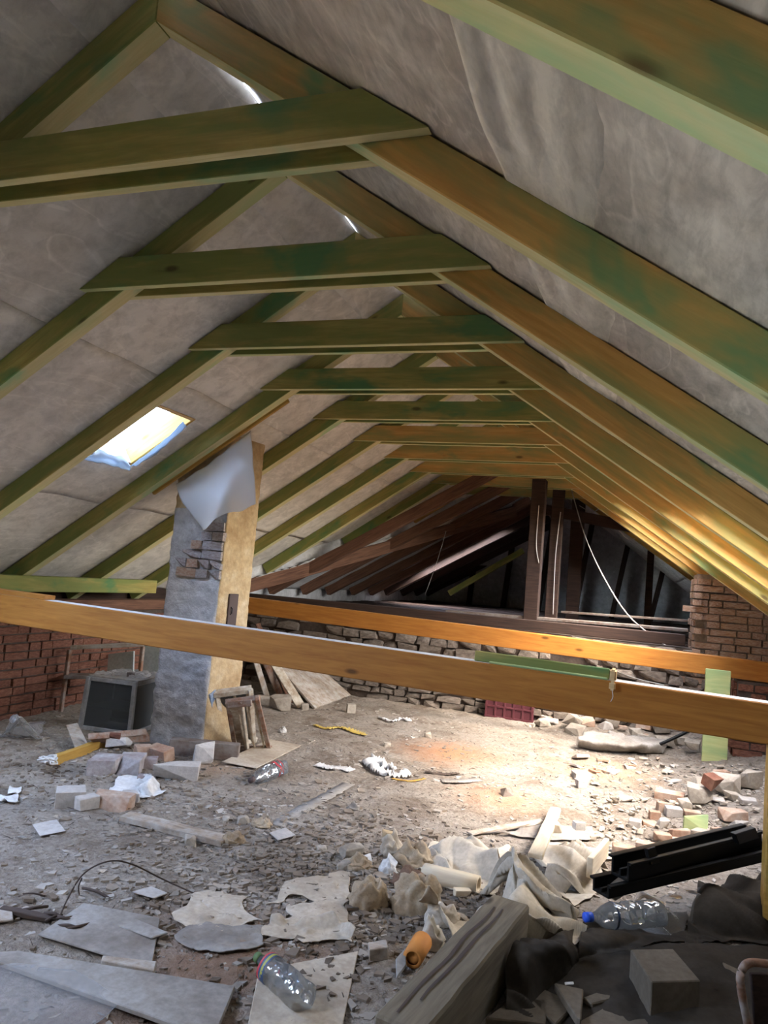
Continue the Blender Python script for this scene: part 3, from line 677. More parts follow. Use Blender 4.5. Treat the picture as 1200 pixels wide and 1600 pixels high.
# the lapped edge of the right-hand membrane, hanging loose
def lap(u, v):
    x = 1.35+0.34*u; y = -1+13*v; ph = (y-0.04-0.0925) % 1.0; belly = math.sin(math.pi*ph)**2
    dz = -0.065*belly*(1-u)**2*(0.6+abs(N(y*1.3, 4))) - 0.014*belly*math.sin(u*22+N(y*2, 3)*2)*(1-u) + 0.05*max(0, u-.6)**2/.16
    return V((x, y, zup(x)-0.004+dz))
thick(link('membrane_sheet', grid_me('membrane_sheet', 34, 220, lap, 'memF'), None, ceil), 0.003)

# ------------------------------------------------------------------ left corner
base_c = at(204, 1150, 0.02); base_l = at(127, 1139, 0.02); kz = 0.45
cabx = (base_c-base_l).normalized(); caby = V((-cabx.y, cabx.x, 0)); cw = (base_c-base_l).length; cdp = 0.42
cab = thing('glazed_cabinet', 'low glazed cabinet with grey frame and dusty panes beside the chimney', 'cabinet', base_l)
def cp(u, v, z): return base_l + cabx*(u*cw + z*0.0) + caby*(v*cdp) + V((0, 0, z)) + cabx*(0.0*z)
ib = 0.035
for (u, v) in ((0, 0), (1, 0), (0, 1), (1, 1)):
    bar('frame_post', cp(u, v, 0), cp(u + (0.06 if u == 0 else 0), v, kz), ib, ib, 'iron', cab, V((0, -1, 0)))
for z in (0.0, kz-ib):
    o = 0.05 if z else 0
    bar('frame_rail', cp(o, 0, z), cp(1, 0, z), ib, ib, 'iron', cab); bar('frame_rail', cp(o, 1, z), cp(1, 1, z), ib, ib, 'iron', cab)
    bar('frame_rail', cp(o, 0, z), cp(o, 1, z), ib, ib, 'iron', cab); bar('frame_rail', cp(1, 0, z), cp(1, 1, z), ib, ib, 'iron', cab)
slab('shelf', cp(.05, .05, .2), cp(.98, .05, .2), cp(.98, .95, .2), cp(.05, .95, .2), 0.012, 'iron', cab)
slab('pane', cp(.03, 0.0, .03), cp(1, 0.0, .03), cp(1, 0.0, kz-.03), cp(.07, 0.0, kz-.03), 0.003, 'dustyglass', cab, bev=0)
slab('pane', cp(1, 0.04, .03), cp(1, 1, .03), cp(1, 1, kz-.03), cp(1, 0.04, kz-.03), 0.003, 'dustyglass', cab, bev=0)
slab('back_panel', cp(0, 1, .0), cp(1, 1, .0), cp(1, 1, kz), cp(.05, 1, kz), 0.01, 'sootdoor', cab, bev=0)
slab('side_panel', cp(0.02, 0, .0), cp(.02, 1, .0), cp(.05, 1, kz), cp(.05, 0, kz), 0.008, 'sootdoor', cab, bev=0)
slab('top_board', cp(.03, -.03, kz+.015), cp(1.05, -.03, kz+.015), cp(1.05, 1.04, kz+.015), cp(.03, 1.04, kz+.015), 0.015, 'greyboard', cab)
r = random.Random(33); bmr = bmesh.new()
for k in range(70):
    c = cp(r.uniform(.1, 1.0), r.uniform(.1, 1.0), kz+.014); s = r.uniform(.01, .035)
    a = [bmr.verts.new(c-base_l+V((s*math.cos(t+r.uniform(-.4, .4)), s*math.sin(t), 0.002+(0.03*r.random() if q else 0)))) for q in (0, 1) for t in (0, 2.1, 4.2)]
    for f in ((0, 1, 2), (5, 4, 3), (0, 3, 4, 1), (1, 4, 5, 2), (2, 5, 3, 0)): bmr.faces.new([a[i] for i in f])
o = tag(link('rubble_crumbs', finish(bmr, 'rubble_crumbs', 'dust'), base_l), 'dusty plaster crumbs heaped on top of the glazed cabinet', 'rubble'); o['kind'] = 'stuff'
pc = cp(.72, .3, kz+.012)
tag(link('clod', chunk_me('clod', .06, .05, .045, 'dusty_wood', 3, .25), pc), 'single dark clod sitting on the glazed cabinet top', 'clod')
# frame behind it
st = thing('metal_stand', 'thin rusty stand of bars before the lit red bricks', 'stand', at(98, 1112, 0))
A0 = at(97, 1112, 0.0); A1 = aty(111, 1015, A0.y); B1_ = aty(225, 1010, 6.1); B0 = V((B1_.x, B1_.y, 0))
bar('leg', A0, A1, 0.035, 0.035, 'rust_wood', st, V((0, -1, 0))); bar('leg', B0, B1_, 0.035, 0.035, 'rust_wood', st, V((0, -1, 0)))
bar('rail', A1, B1_, 0.05, 0.04, 'grey_wood', st); bar('rail', A0+(A1-A0)*.55, B0+(B1_-B0)*.55, 0.2, 0.03, 'dusty_wood', st)
def leaning(name, q, y0, y1, t, mat, label, cat):        # an upright panel: four photo pixels (tl,tr,br,bl)
    return slab(name, aty(*q[0], y1), aty(*q[1], y1), aty(*q[2], y0), aty(*q[3], y0), t, mat, None, label, cat)
leaning('panel', [(169, 1022), (209, 1017), (206, 1110), (163, 1112)], 6.35, 6.5, 0.02, 'palepanel', 'pale square panel behind the cabinet, left of the larger one', 'panel')
leaning('panel', [(224, 1008), (262, 1004), (250, 1105), (215, 1108)], 6.15, 6.3, 0.025, 'palepanel', 'greenish white panel half hidden behind the chimney', 'panel')
# film bag
patch('plastic_bag', [[(2, 1142, .02), (25, 1150, .02), (52, 1154, .02), (78, 1152, .02)], [(8, 1134, .1), (28, 1128, .19), (50, 1126, .2), (72, 1140, .1)], [(15, 1132, .12), (35, 1120, .24), (52, 1116, .24), (74, 1128, .12)], [(20, 1135, .03), (38, 1130, .05), (56, 1128, .05), (76, 1130, .03)]],
      'thinfilm', 'crumpled clear plastic bag at the foot of the red brick wall', 'plastic bag', 30, 20, 0.03, 9, 0.0015, 5)
lump('grey_bundle', 40, 1152, 42, .55, .8, 'greyboard', 'grey rounded bundle inside the crumpled clear bag', 'bundle', 40, 0, .2, .7)
# boards and blocks of the left pile
slab('board', at(137, 1146, .14), at(228, 1138, .16), at(234, 1150, .10), at(148, 1152, .09), 0.05, 'rust_wood', None, 'thick board end propped in front of the glazed cabinet', 'board')
slab('plank', at(103, 1133, .12), at(121, 1129, .14), at(140, 1166, .03), at(118, 1171, .03), 0.02, 'grey_wood', None, 'short grey plank leaning left of the cabinet foot', 'plank')
plank('batten', 84, 1196, 166, 1166, .05, .07, 'ochre_wood', 'yellowish batten lying slantwise at the left rubble', 'batten')
plank('beam_offcut', 264, 1178, 372, 1188, .10, .125, 'dusty_wood', 'dark squared beam offcut at the foot of the chimney', 'beam offcut')
lump('plaster_lump', 317, 1192, 34, 1.0, .7, 'whiteplaster', 'grey plaster lump leaning on the dark beam offcut', 'plaster lump', 61, .3, .22)
lump('brick_block', 163, 1208, 42, .62, 1.2, 'brick_grey', 'lime-smeared double brick, left one of the pair', 'brick', 62, .05, .07, n=12)
lump('brick_block', 203, 1205, 38, .65, 1.4, 'brick_grey', 'lime-smeared double brick, right one of the pair', 'brick', 63, .1, .07, n=12)
lump('brick_chunk', 176, 1183, 17, .5, .7, 'brick', 'small bare red brick chunk on the lime-smeared pair', 'brick', 64, .2, .15, lift=.145)
lump('concrete_block', 275, 1216, 70, .36, .5, 'dust', 'long grey block with dusty flat top, before the beam offcut', 'block', 65, .12, .06, n=10)
lump('plaster_lump', 187, 1170, 38, .4, .8, 'whiteplaster', 'white-topped plaster lump behind the double bricks', 'plaster lump', 66, .1, .2, lift=.03)
lump('brick', 222, 1184, 26, .8, .8, 'brick_pale', 'stubby brick standing behind the double bricks', 'brick', 67, .5, .1)
lump('brick', 252, 1186, 42, .5, .5, 'brick_pale', 'pale red brick tipped between stubby brick and beam offcut', 'brick', 68, -.6, .1, tilt=.25)
lump('brick_chunk', 232, 1200, 26, .7, .8, 'brick_grey', 'grey brick chunk beside the long grey block', 'brick', 69, .2, .2)
lump('brick_chunk', 226, 1219, 22, .45, .8, 'brick_grey', 'flat grey brick crumb left of the long block', 'brick', 70, .2, .2)
lump('plaster_lump', 108, 1258, 46, .6, .9, 'dust', 'jagged dusty lump at the left front of the rubble', 'plaster lump', 71, .4, .25)
lump('brick', 173, 1262, 64, .36, .55, 'brick_pale', 'brown brick lying flat in front of the white sheet', 'brick', 72, -.12, .07, n=10)
lump('plaster_lump', 135, 1262, 34, .6, .6, 'dust', 'upright wedge of plaster left of the brown brick', 'plaster lump', 73, .9, .2)
lump('brick_chunk', 203, 1252, 28, .6, .8, 'dust', 'small square lump on the right end of the brown brick', 'brick', 74, .2, .12)
patch('plastic_sheet', [[(176, 1240, .01), (215, 1247, .01), (250, 1245, .01), (268, 1240, .01)], [(180, 1228, .04), (215, 1232, .04), (240, 1228, .08), (258, 1232, .03)], [(185, 1218, .03), (215, 1220, .04), (238, 1212, .13), (250, 1222, .03)], [(190, 1212, .01), (215, 1212, .01), (238, 1212, .02), (246, 1216, .01)]],
      'paper', 'crumpled white sheet lying among the left bricks', 'sheet', 34, 24, .02, 11, .002, 8)
o0 = at(74, 1195, .02); r = random.Random(2)
pts = []
for k in range(70):
    t = k*0.62; pts.append(V((.055*math.cos(t)+.02*r.uniform(-1, 1), .045*math.sin(t)+.02*r.uniform(-1, 1), .012+.03*abs(math.sin(t*.37))+.02*math.sin(t)**2)))
Q = [catmull(pts, i/280) for i in range(281)]
tag(link('cord_bundle', tube_me('cord_bundle', Q, .006, 'paper', 5), o0), 'tangled white cord bundle at the low end of the yellowish batten', 'cord')
for k, (px, py, w) in enumerate(((28, 1234, 24), (16, 1247, 32))):
    patch('paper_scrap', [[(px-w*.5, py+4, .01), (px, py+5, .012), (px+w*.5, py+3, .01)], [(px-w*.45, py-1, .03), (px, py-3, .045), (px+w*.45, py-1, .03)], [(px-w*.4, py-6, .01), (px, py-6, .02), (px+w*.4, py-6, .01)]], 'paper',
          ('upper' if k == 0 else 'lower')+' of two crumpled white paper scraps at the left edge', 'paper', 14, 10, .012, 22, .002, 9+k)

# window casements leaning on the chimney
def casement(name, label, bl, br, tl, tr, wst, dep, mat, inner=None, rails=(), stile2=None):
    t = thing(name, label, 'window sash', (V(bl)+V(br))/2)
    n = (V(br)-V(bl)).cross(V(tl)-V(bl)).normalized()
    bar('stile', bl, tl, dep, wst, mat, t, (V(br)-V(bl)).normalized()); bar('stile', br, tr, dep, wst, stile2 or mat, t, (V(bl)-V(br)).normalized())
    bar('bottom_rail', bl, br, dep, wst, mat, t, (V(tl)-V(bl)).normalized()); bar('top_rail', tl, tr, dep, wst, mat, t, (V(bl)-V(tl)).normalized())
    for f in rails: bar('muntin', V(bl).lerp(V(br), f), V(tl).lerp(V(tr), f), dep*.6, wst*.45, inner or mat, t, (V(br)-V(bl)).normalized())
    return t
def pz(px, py, y): return aty(px, py, y)
cs = casement('window_sash', 'old window sash with flaking blue edge, rearmost against the chimney', fl(344, 1168), fl(398, 1158), pz(333, 1081, 5.32), pz(393, 1073, 5.48), .045, .06, 'white_wood', 'white_wood', (.5,))
bar('painted_edge', fl(343, 1169)+V((-.012, -.02, 0)), pz(332, 1081, 5.30)+V((-.012, -.0, 0)), .085, .02, 'bluepaint', cs, V((1, 0, 0)))['label'] = 'flaking blue painted edge'
slab('pane', pz(340, 1086, 5.36), pz(388, 1080, 5.50), fl(394, 1155)+V((0, .05, .05)), fl(350, 1164)+V((0, .05, .05)), .004, 'dustyglass', cs, bev=0)
cs2 = casement('window_sash', 'brown window sash with peeling white bars, front one of the pair', fl(364, 1172), fl(424, 1172), pz(352, 1096, 5.16), pz(405, 1089, 5.22), .035, .05, 'rust_wood', 'white_wood', (.3, .55, .8))
slab('panel', pz(358, 1104, 5.19), pz(376, 1102, 5.21), fl(386, 1170)+V((0, .03, .03)), fl(368, 1170)+V((0, .03, .03)), .012, 'white_wood', cs2)
bar('muntin', fl(392, 1172)+V((0, -.03, .0)), pz(380, 1094, 5.14), .02, .03, 'white_wood', cs2, V((0, -1, 0)))
bar('crossbar', pz(357, 1101, 5.13), pz(394, 1098, 5.15), .05, .02, 'rust_wood', cs2, V((0, -1, 0)))
# boards leaning behind the chimney
bx = aty(398, 985, 8.3)
slab('wide_board', aty(400, 1000, 8.1), aty(452, 1000, 8.85), fl(548, 1088)+V((0, 0, .02)), fl(492, 1109)+V((0, 0, .02)), .025, 'grey_wood', None, 'wide grey wooden panel leaning behind the chimney', 'panel')
for k, (pxb, pyb, pxt, pyt, yt, w, mat, lab) in enumerate(((470, 1106, 396, 985, 7.75, .10, 'white_wood', 'pale flaking board leaning just left of the wide panel'), (440, 1094, 392, 985, 7.6, .09, 'rust_wood', 'reddish board leaning in the middle of the stack behind the chimney'), (418, 1096, 384, 985, 7.3, .07, 'grey_wood', 'leftmost narrow grey board of the stack behind the chimney'), (455, 1100, 402, 975, 7.9, .06, 'old', 'dark narrow board between the reddish and the pale one'))):
    tag(bar('leaning_board', fl(pxb, pyb)+V((0, 0, .01)), aty(pxt, pyt, yt), w, .022, mat, None, V((.5, -.6, .5))), lab, 'board')
lump('rubble_stone', 437, 1108, 34, .7, .8, 'stone', 'stone at the foot of the leaning boards', 'stone', 76, .2, .2)
lump('rubble_stone', 476, 1110, 12, 1.0, .8, 'stone', 'small upright stone touching the wide panel foot', 'stone', 77, .2, .2)
lump('rubble_stone', 548, 1113, 14, 1.0, .8, 'stone', 'lone dark stone on the floor right of the wide panel', 'stone', 78, .2, .2)
lump('rubble_stone', 412, 1100, 20, .7, .8, 'stone', 'little stone left of the boards, near the chimney', 'stone', 79, .2, .2)
# crate by the back wall
ca, cb_ = fl(757, 1119), fl(832, 1130); cx = (cb_-ca).normalized(); cy = V((-cx.y, cx.x, 0)); L = (cb_-ca).length
cr = thing('crate', 'maroon plastic crate standing before the stone wall', 'crate', (ca+cb_)/2)
fm = Matrix(((cx.x, cy.x, 0, ca.x), (cx.y, cy.y, 0, ca.y), (0, 0, 1, ca.z), (0, 0, 0, 1)))
def lb(name, x0, x1, y0, y1, z0, z1, mat='maroon', par=None, mm=None):
    bm = bmesh.new(); box_bm(bm, x0, x1, y0, y1, z0, z1); return link(name, finish(bm, name, mat, .003), mm or fm, par)
lb('floor_panel', 0, L, 0, .30, 0, .02, par=cr)
for (y0, y1) in ((0.008, .02), (.28, .292)): lb('side_wall', .01, L-.01, y0, y1, .02, .27, par=cr)
for x0 in (0.008, L-.02): lb('side_wall', x0, x0+.012, .01, .29, .02, .27, par=cr)
for z0 in (0.0, .12, .25): lb('rim', -.005, L+.005, -.006, .012, z0, z0+.022, par=cr)
for k in range(6): lb('rib', k*(L-.025)/5, k*(L-.025)/5+.025, -.005, .012, .0, .27, par=cr)

# ------------------------------------------------------------------ rubble bank on the right
def bank(cx, cy, w, h, kind, lab, seed, name=None, lift=0.0, rz=None, tilt=None, mat=None, cat=None):
    r = random.Random(seed*7+1)
    px = 920+cx/4.286; py = 1140+(cy+h*0.42)/4.286; wp = w/4.286
    p = {'stone': ('stone', .16, .35, .72, .8), 'brick': ('brick_pale', .08, 0.0, .45, .6), 'chunk': ('dust', .2, .05, .55, .8)}[kind]
    nm = name or {'stone': 'rubble_stone', 'brick': 'broken_brick', 'chunk': 'mortar_lump'}[kind]
    return lump(nm, px, py, wp, min(1.0, max(.25, h/w*0.85)) if kind != 'brick' else min(.8, max(.25, h/w*.75)), p[4], mat or p[0], lab, cat or {'stone': 'stone', 'brick': 'brick', 'chunk': 'mortar lump'}[kind],
                300+seed, r.uniform(-.5, .5) if rz is None else rz, p[1], p[2], None, lift, 30 if kind == 'stone' else 14, r.uniform(-.08, .08) if tilt is None else tilt)
BK = [
 (740, 430, 170, 150, 'stone', 'dark-sided grey stone, largest at the left of the stone heap by the green post'),
 (925, 365, 190, 150, 'stone', 'largest pale boulder in the middle of the stone heap'),
 (1065, 335, 155, 150, 'stone', 'pale boulder at the right end of the stone heap, against the ochre post'),
 (745, 350, 130, 90, 'stone', 'white-dusted stone behind the dark-sided grey one'),
 (980, 445, 130, 75, 'stone', 'rounded stone in front of the two pale boulders'),
 (1070, 475, 120, 45, 'chunk', 'flat slab of mortar below the right boulder'),
 (890, 285, 110, 70, 'brick', 'brick end lying at the foot of the pale green post'),
 (980, 285, 50, 45, 'stone', 'small stone between the post foot and the right boulder'),
 (540, 440, 190, 85, 'brick', 'wide dusty brick, farthest of the loose bricks left of the stone heap'),
 (510, 508, 110, 90, 'brick', 'brick lying just in front of the wide dusty brick'),
 (565, 545, 110, 75, 'chunk', 'tilted mortar lump in the middle of the loose bricks'),
 (650, 500, 95, 95, 'stone', 'smooth pale lump left of the dark-sided stone'),
 (690, 560, 110, 65, 'brick', 'brick just behind the green offcut'),
 (440, 565, 75, 75, 'brick', 'upright brick end at the left edge of the loose bricks'),
 (405, 622, 100, 48, 'brick', 'flat brick left of the pale lump and the green offcut'),
 (490, 622, 85, 75, 'chunk', 'roundish mortar lump left of the green offcut'),
 (310, 622, 85, 62, 'chunk', 'outlying mortar lump farthest left beside the bare floor'),
 (965, 562, 165, 95, 'brick', 'clean-edged brick alone right of the green offcut'),
 (765, 705, 165, 105, 'stone', 'squarish whitish block in front of the green offcut'),
 (858, 680, 95, 90, 'brick', 'brick tipped against the whitish block on its right'),
 (610, 685, 145, 75, 'brick', 'flat brick under the left end of the green offcut'),
 (492, 718, 112, 90, 'brick', 'ochre-faced brick in the near row, third from the left'),
 (615, 748, 145, 62, 'brick', 'flat brick left of the whitish block'),
 (655, 792, 240, 44, 'brick', 'long brick strip at the front of the bank, behind the black channel'),
 (235, 803, 150, 95, 'brick', 'smooth buff brick at the left end of the near row'),
 (382, 780, 132, 92, 'brick', 'buff brick standing second from the left in the near row'),
 (370, 855, 112, 75, 'brick', 'light brick partly behind the upright black tab'),
 (135, 722, 58, 42, 'stone', 'little reddish stone left of the near brick row'),
 (22, 722, 52, 52, 'stone', 'little brown stone behind the pale timber bits, alone on the floor'),
 (905, 716, 140, 55, 'chunk', 'flat light slab just above the black channel'),
 (1080, 690, 120, 60, 'chunk', 'wide mortar slab beside the ochre post foot'),
 (860, 470, 100, 40, 'chunk', 'thin slab wedged under the dark-sided stone'),
 (1010, 620, 110, 60, 'chunk', 'low mortar lump in front of the clean-edged brick'),
 (245, 460, 100, 40, 'chunk', 'flat grey slab on bare floor at the left of the bank'),
]
for k, b in enumerate(BK): bank(*b, k)
lump('broken_brick', 1108, 1256, 26, .75, .8, 'brick', 'dark red brick lying on top of the stone heap', 'brick', 350, .6, .08, 0, None, .13, 12, .3)
slab('offcut', fl(1068, 1299)+V((0, 0, .10)), fl(1106, 1297)+V((0, 0, .10)), fl(1106, 1302)+V((0, 0, .0)), fl(1067, 1299)+V((0, -.02, -.0)), .035, 'pale_green', None, 'short green board offcut standing among the loose bricks', 'offcut')
# the two squarish pieces on the bare floor
lump('broken_brick', 908, 1217, 26, .45, .8, 'dust', 'dusty brick bit alone on bare floor, upper of two', 'brick', 360, .1, .1)
lump('broken_brick', 907, 1229, 17, .75, .8, 'brick_grey', 'grey brick bit alone on bare floor, lower of two', 'brick', 361, .3, .1)
# rubble lying against the stone wall
r = random.Random(77); WK = []
for k in range(30):
    px = r.uniform(822, 1085); t = r.random(); base = 1112+(px-822)*0.17
    WK.append((px, base+t*26-3, r.uniform(11, 30), r.choice(('stone', 'stone', 'dust', 'brick_pale'))))
WK.sort()
for k, (px, py, w, mat) in enumerate(WK):
    lump('rubble_stone', px, py, w, r.uniform(.35, .7), .8, mat, 'dusty bit in the rubble along the stone wall, %s from its left end' % ORDW[k], 'stone', 500+k, r.uniform(-1, 1), .22, .15, 'rubble along the stone wall', r.uniform(0, .06), 18, r.uniform(-.2, .2))
patch('grey_cloth', [[(905, 1166, .02), (950, 1170, .02), (1000, 1172, .02), (1040, 1176, .02)], [(908, 1150, .14), (950, 1150, .17), (1000, 1156, .17), (1045, 1158, .12)], [(912, 1142, .1), (955, 1142, .14), (1005, 1146, .14), (1045, 1150, .1)]], 'greyboard', 'grey rolled cloth sagging along the rubble by the stone wall', 'cloth', 36, 16, .02, 8, .003, 4)
cable('pale_strip', [(938, 1148, .12), (955, 1158, .05), (975, 1166, .03), (988, 1168, .02)], .016, 'iron', 'pale grey strip sloping from the rubble to the floor', 'strip')
cable('dark_rod', [(1004, 1171, .03), (1030, 1163, .10), (1055, 1152, .18), (1078, 1141, .26)], .018, 'black', 'dark hose leaning up to the right near the green post', 'hose')
SH = sorted((r.uniform(880, 1060), r.uniform(1183, 1228)) for _ in range(26))
for k, (px, py) in enumerate(SH):                         # shards lying in the middle distance, below the wall
    lump('tile_shard', px, py, r.uniform(10, 26), .18, r.uniform(.4, .9), r.choice(('dust', 'card', 'brick_pale')), 'thin dusty shard in the scatter before the wall rubble, %s from the left' % ORDW[k], 'shard', 560+k, r.uniform(-1.5, 1.5), .25, 0, 'shards scattered before the rubble', r.uniform(0, .02), 12, r.uniform(-.4, .4), 0)

# ------------------------------------------------------------------ the heap in the middle and the dark corner
ta, tb = at(622, 1600, .24), at(793, 1411, .24)
tdir = (tb-ta).normalized()
big = bar('squared_timber', ta-V((0, 0, .24)), tb+tdir*.05-V((0, 0, .24)), 0.165, 0.24, 'bigtimber', None, V((0, 0, 1)), .008, .0025, 10)
tag(big, 'big dry squared timber lying towards the camera, cracked along its top', 'timber')
for k, (off, a, b) in enumerate(((-.03, .02, .9), (.005, .12, .9))):        # drying cracks, slim dark wedges sunk in the top
    P = [(-.5+a)*(tb-ta).length, (-.5+b)*(tb-ta).length]
    pts = []
    for i in range(14):
        x = P[0]+(P[1]-P[0])*i/13; pts.append((x, -off+.010*N(x*5, k*3), .0035+.0035*math.sin(math.pi*i/13)))
    vs = []; fs = []
    for x, y, w in pts: vs += [(x, y-w, .2435), (x, y+w, .2435), (x, y, .225)]
    for i in range(13):
        q = i*3; fs += [(q, q+3, q+4, q+1)]
    link('crack', mesh('crack', vs, fs, 'twig'), big.matrix_basis.copy(), big)
# heap of tarpaulin, laid out by pixel and depth
patchy('tarpaulin', [[(664, 1364, 3.95), (700, 1376, 3.88), (740, 1386, 3.88), (790, 1392, 3.85)],
                    [(676, 1346, 3.95), (708, 1346, 3.92), (745, 1354, 3.92), (790, 1368, 3.9)],
                    [(690, 1320, 4.12), (714, 1316, 4.08), (750, 1318, 4.1), (800, 1330, 4.1)],
                    [(704, 1313, 4.42), (722, 1311, 4.45), (762, 1310, 4.5), (810, 1316, 4.55)]], 'tarp', 'rounded beige tarpaulin hump at the left of the heap', 'tarpaulin', nu=84, nv=64, amp=.05, freq=7, seed=2)
patchy('tarpaulin', [[(724, 1398, 3.42), (770, 1425, 3.33), (815, 1446, 3.28), (862, 1446, 3.3), (934, 1440, 3.5)],
                    [(732, 1380, 3.46), (778, 1385, 3.34), (815, 1400, 3.32), (858, 1420, 3.34), (930, 1428, 3.55)],
                    [(762, 1358, 3.52), (795, 1350, 3.46), (822, 1358, 3.44), (862, 1384, 3.5), (926, 1410, 3.65)],
                    [(792, 1336, 3.66), (815, 1328, 3.62), (840, 1336, 3.64), (880, 1362, 3.7), (930, 1392, 3.85)],
                    [(800, 1330, 3.9), (828, 1322, 3.95), (860, 1328, 4.05), (897, 1348, 4.1), (940, 1376, 4.15)]], 'tarp', 'big creased tarpaulin peaked over the end of the squared timber', 'tarpaulin', nu=110, nv=90, amp=.075, freq=7, seed=11)
patchy('tarpaulin', [[(842, 1352, 3.95), (880, 1370, 3.98), (920, 1384, 4.1), (948, 1382, 4.2)], [(850, 1334, 4.05), (885, 1342, 4.08), (925, 1352, 4.2), (952, 1356, 4.35)], [(856, 1316, 4.3), (895, 1318, 4.35), (932, 1328, 4.45), (958, 1338, 4.6)], [(862, 1306, 4.8), (900, 1306, 4.85), (938, 1314, 4.9), (962, 1324, 4.9)]], 'tarp', 'light crumpled sheet lying behind the big tarpaulin', 'tarpaulin', nu=66, nv=54, amp=.045, freq=8, seed=15)
patch('tarpaulin', [[(776, 1300, .02), (850, 1308, .02), (905, 1312, .02), (930, 1308, .02)], [(800, 1296, .03), (850, 1297, .04), (900, 1299, .04), (932, 1299, .03)], [(830, 1288, .02), (860, 1288, .02), (900, 1290, .02), (930, 1292, .02)]], 'greyboard', 'flat grey sheet lying behind the light crumpled one', 'tarpaulin', 34, 18, .012, 8, .002, 19)
p0, p1 = at(668, 1364, .045), at(742, 1382, .05)
Lr = (p1-p0).length*1.15
tag(link('paper_tube', lathe_me('paper_tube', [(-Lr/2, .03), (-Lr/2, .046), (-Lr*.2, .047), (Lr*.2, .046), (Lr/2, .045), (Lr/2, .03), (-Lr/2, .03)], 'bleached', 18, lambda p, t: p+V((0, .004*math.sin(p.x*20), .003*math.sin(t*3)))), frame_m(p0, p1)), 'pale cardboard tube lying before the beige tarpaulin hump', 'tube')
tag(bar('lath', at(836, 1342, .26), at(868, 1267, .05), .07, .022, 'bleached', None, V((0, -.3, 1)), .003, .003, 6), 'bleached lath sticking up behind the tarpaulin peak', 'lath')
tag(bar('lath', at(733, 1304, .012), at(848, 1284, .02), .05, .012, 'grey_wood', None, V((0, 0, 1)), .002, .004, 6), 'thin grey slat on the floor behind the tarpaulin hump', 'lath')
tag(bar('wood_offcut', at(920, 1372, .1), at(946, 1338, .06), .03, .10, 'bleached'), 'pale board offcut on edge at the right of the light sheet', 'offcut')
lump('wood_offcut', 902, 1332, 18, .7, .7, 'whiteplaster', 'small white block on the light crumpled sheet', 'offcut', 601, .2, .1, lift=.14)
lump('wood_offcut', 862, 1330, 24, .6, .7, 'card', 'small square wood block behind the tarpaulin peak', 'offcut', 602, .2, .1, lift=.12)
lump('wood_offcut', 722, 1400, 26, .5, .6, 'bleached', 'small white block under the pale cardboard tube', 'offcut', 603, .2, .08)
slab('brown_board', at(936, 1388, .20), at(972, 1352, .28), at(986, 1372, .22), at(945, 1398, .16), .06, 'grey_wood', None, 'brown-grey board end under the left tip of the black channel', 'board')
patchy('tarpaulin', [[(780, 1590, 2.75), (830, 1580, 2.8), (870, 1545, 3.0), (905, 1515, 3.25)], [(798, 1520, 2.85), (838, 1510, 2.9), (872, 1490, 3.05), (902, 1478, 3.25)], [(810, 1455, 3.05), (845, 1452, 3.05), (880, 1450, 3.1), (908, 1460, 3.25)], [(820, 1436, 3.3), (852, 1434, 3.3), (888, 1436, 3.35), (905, 1446, 3.45)]], 'shadetarp', 'dark creased sheet hanging right of the squared timber', 'tarpaulin', nu=56, nv=50, amp=.02, freq=7, seed=23)
patchy('tarpaulin', [[(900, 1500, 3.25), (960, 1500, 3.35), (1020, 1500, 3.5), (1090, 1490, 3.65)], [(902, 1466, 3.3), (955, 1466, 3.4), (1010, 1474, 3.55), (1090, 1462, 3.75)], [(912, 1446, 3.45), (965, 1448, 3.55), (1015, 1456, 3.65), (1085, 1440, 3.9)], [(920, 1438, 3.7), (970, 1440, 3.75), (1020, 1446, 3.9), (1085, 1425, 4.1)]], 'shadetarp', 'dark folded sheet under the blue-capped bottle', 'tarpaulin', nu=56, nv=34, amp=.018, freq=7, seed=27)
patchy('tarpaulin', [[(1075, 1500, 3.6), (1130, 1495, 3.75), (1220, 1490, 3.95)], [(1078, 1445, 3.7), (1130, 1430, 3.85), (1220, 1430, 4.1)], [(1085, 1400, 3.95), (1130, 1384, 4.1), (1220, 1386, 4.35)], [(1095, 1378, 4.3), (1135, 1362, 4.5), (1220, 1362, 4.7)]], 'shadetarp', 'dark brown heap of cloth in the right corner', 'tarpaulin', nu=50, nv=44, amp=.03, freq=6, seed=31)
patchy('tarpaulin', [[(740, 1660, 2.32), (900, 1680, 2.5), (1050, 1690, 2.7), (1230, 1690, 2.9)], [(790, 1590, 2.7), (900, 1590, 2.85), (1050, 1580, 3.1), (1230, 1570, 3.4)], [(850, 1525, 3.1), (920, 1510, 3.3), (1050, 1500, 3.55), (1230, 1490, 3.9)]], 'shadetarp', 'added dark flat sheet for the shade under the corner blocks', 'tarpaulin', nu=60, nv=50, amp=.008, freq=6, seed=61)  # sheet added over the floor to stand in for shade
patchy('plastic_bag', [[(978, 1440, 3.62), (1030, 1456, 3.62), (1070, 1454, 3.75), (1110, 1424, 3.95)], [(980, 1412, 3.75), (1028, 1404, 3.75), (1068, 1406, 3.85), (1105, 1398, 4.05)], [(1000, 1392, 3.95), (1035, 1382, 3.95), (1072, 1384, 4.05), (1108, 1378, 4.2)]], 'thinfilm', 'clear plastic bag behind the blue-capped bottle', 'plastic bag', nu=40, nv=30, amp=.016, freq=8, t=.0015, seed=41)
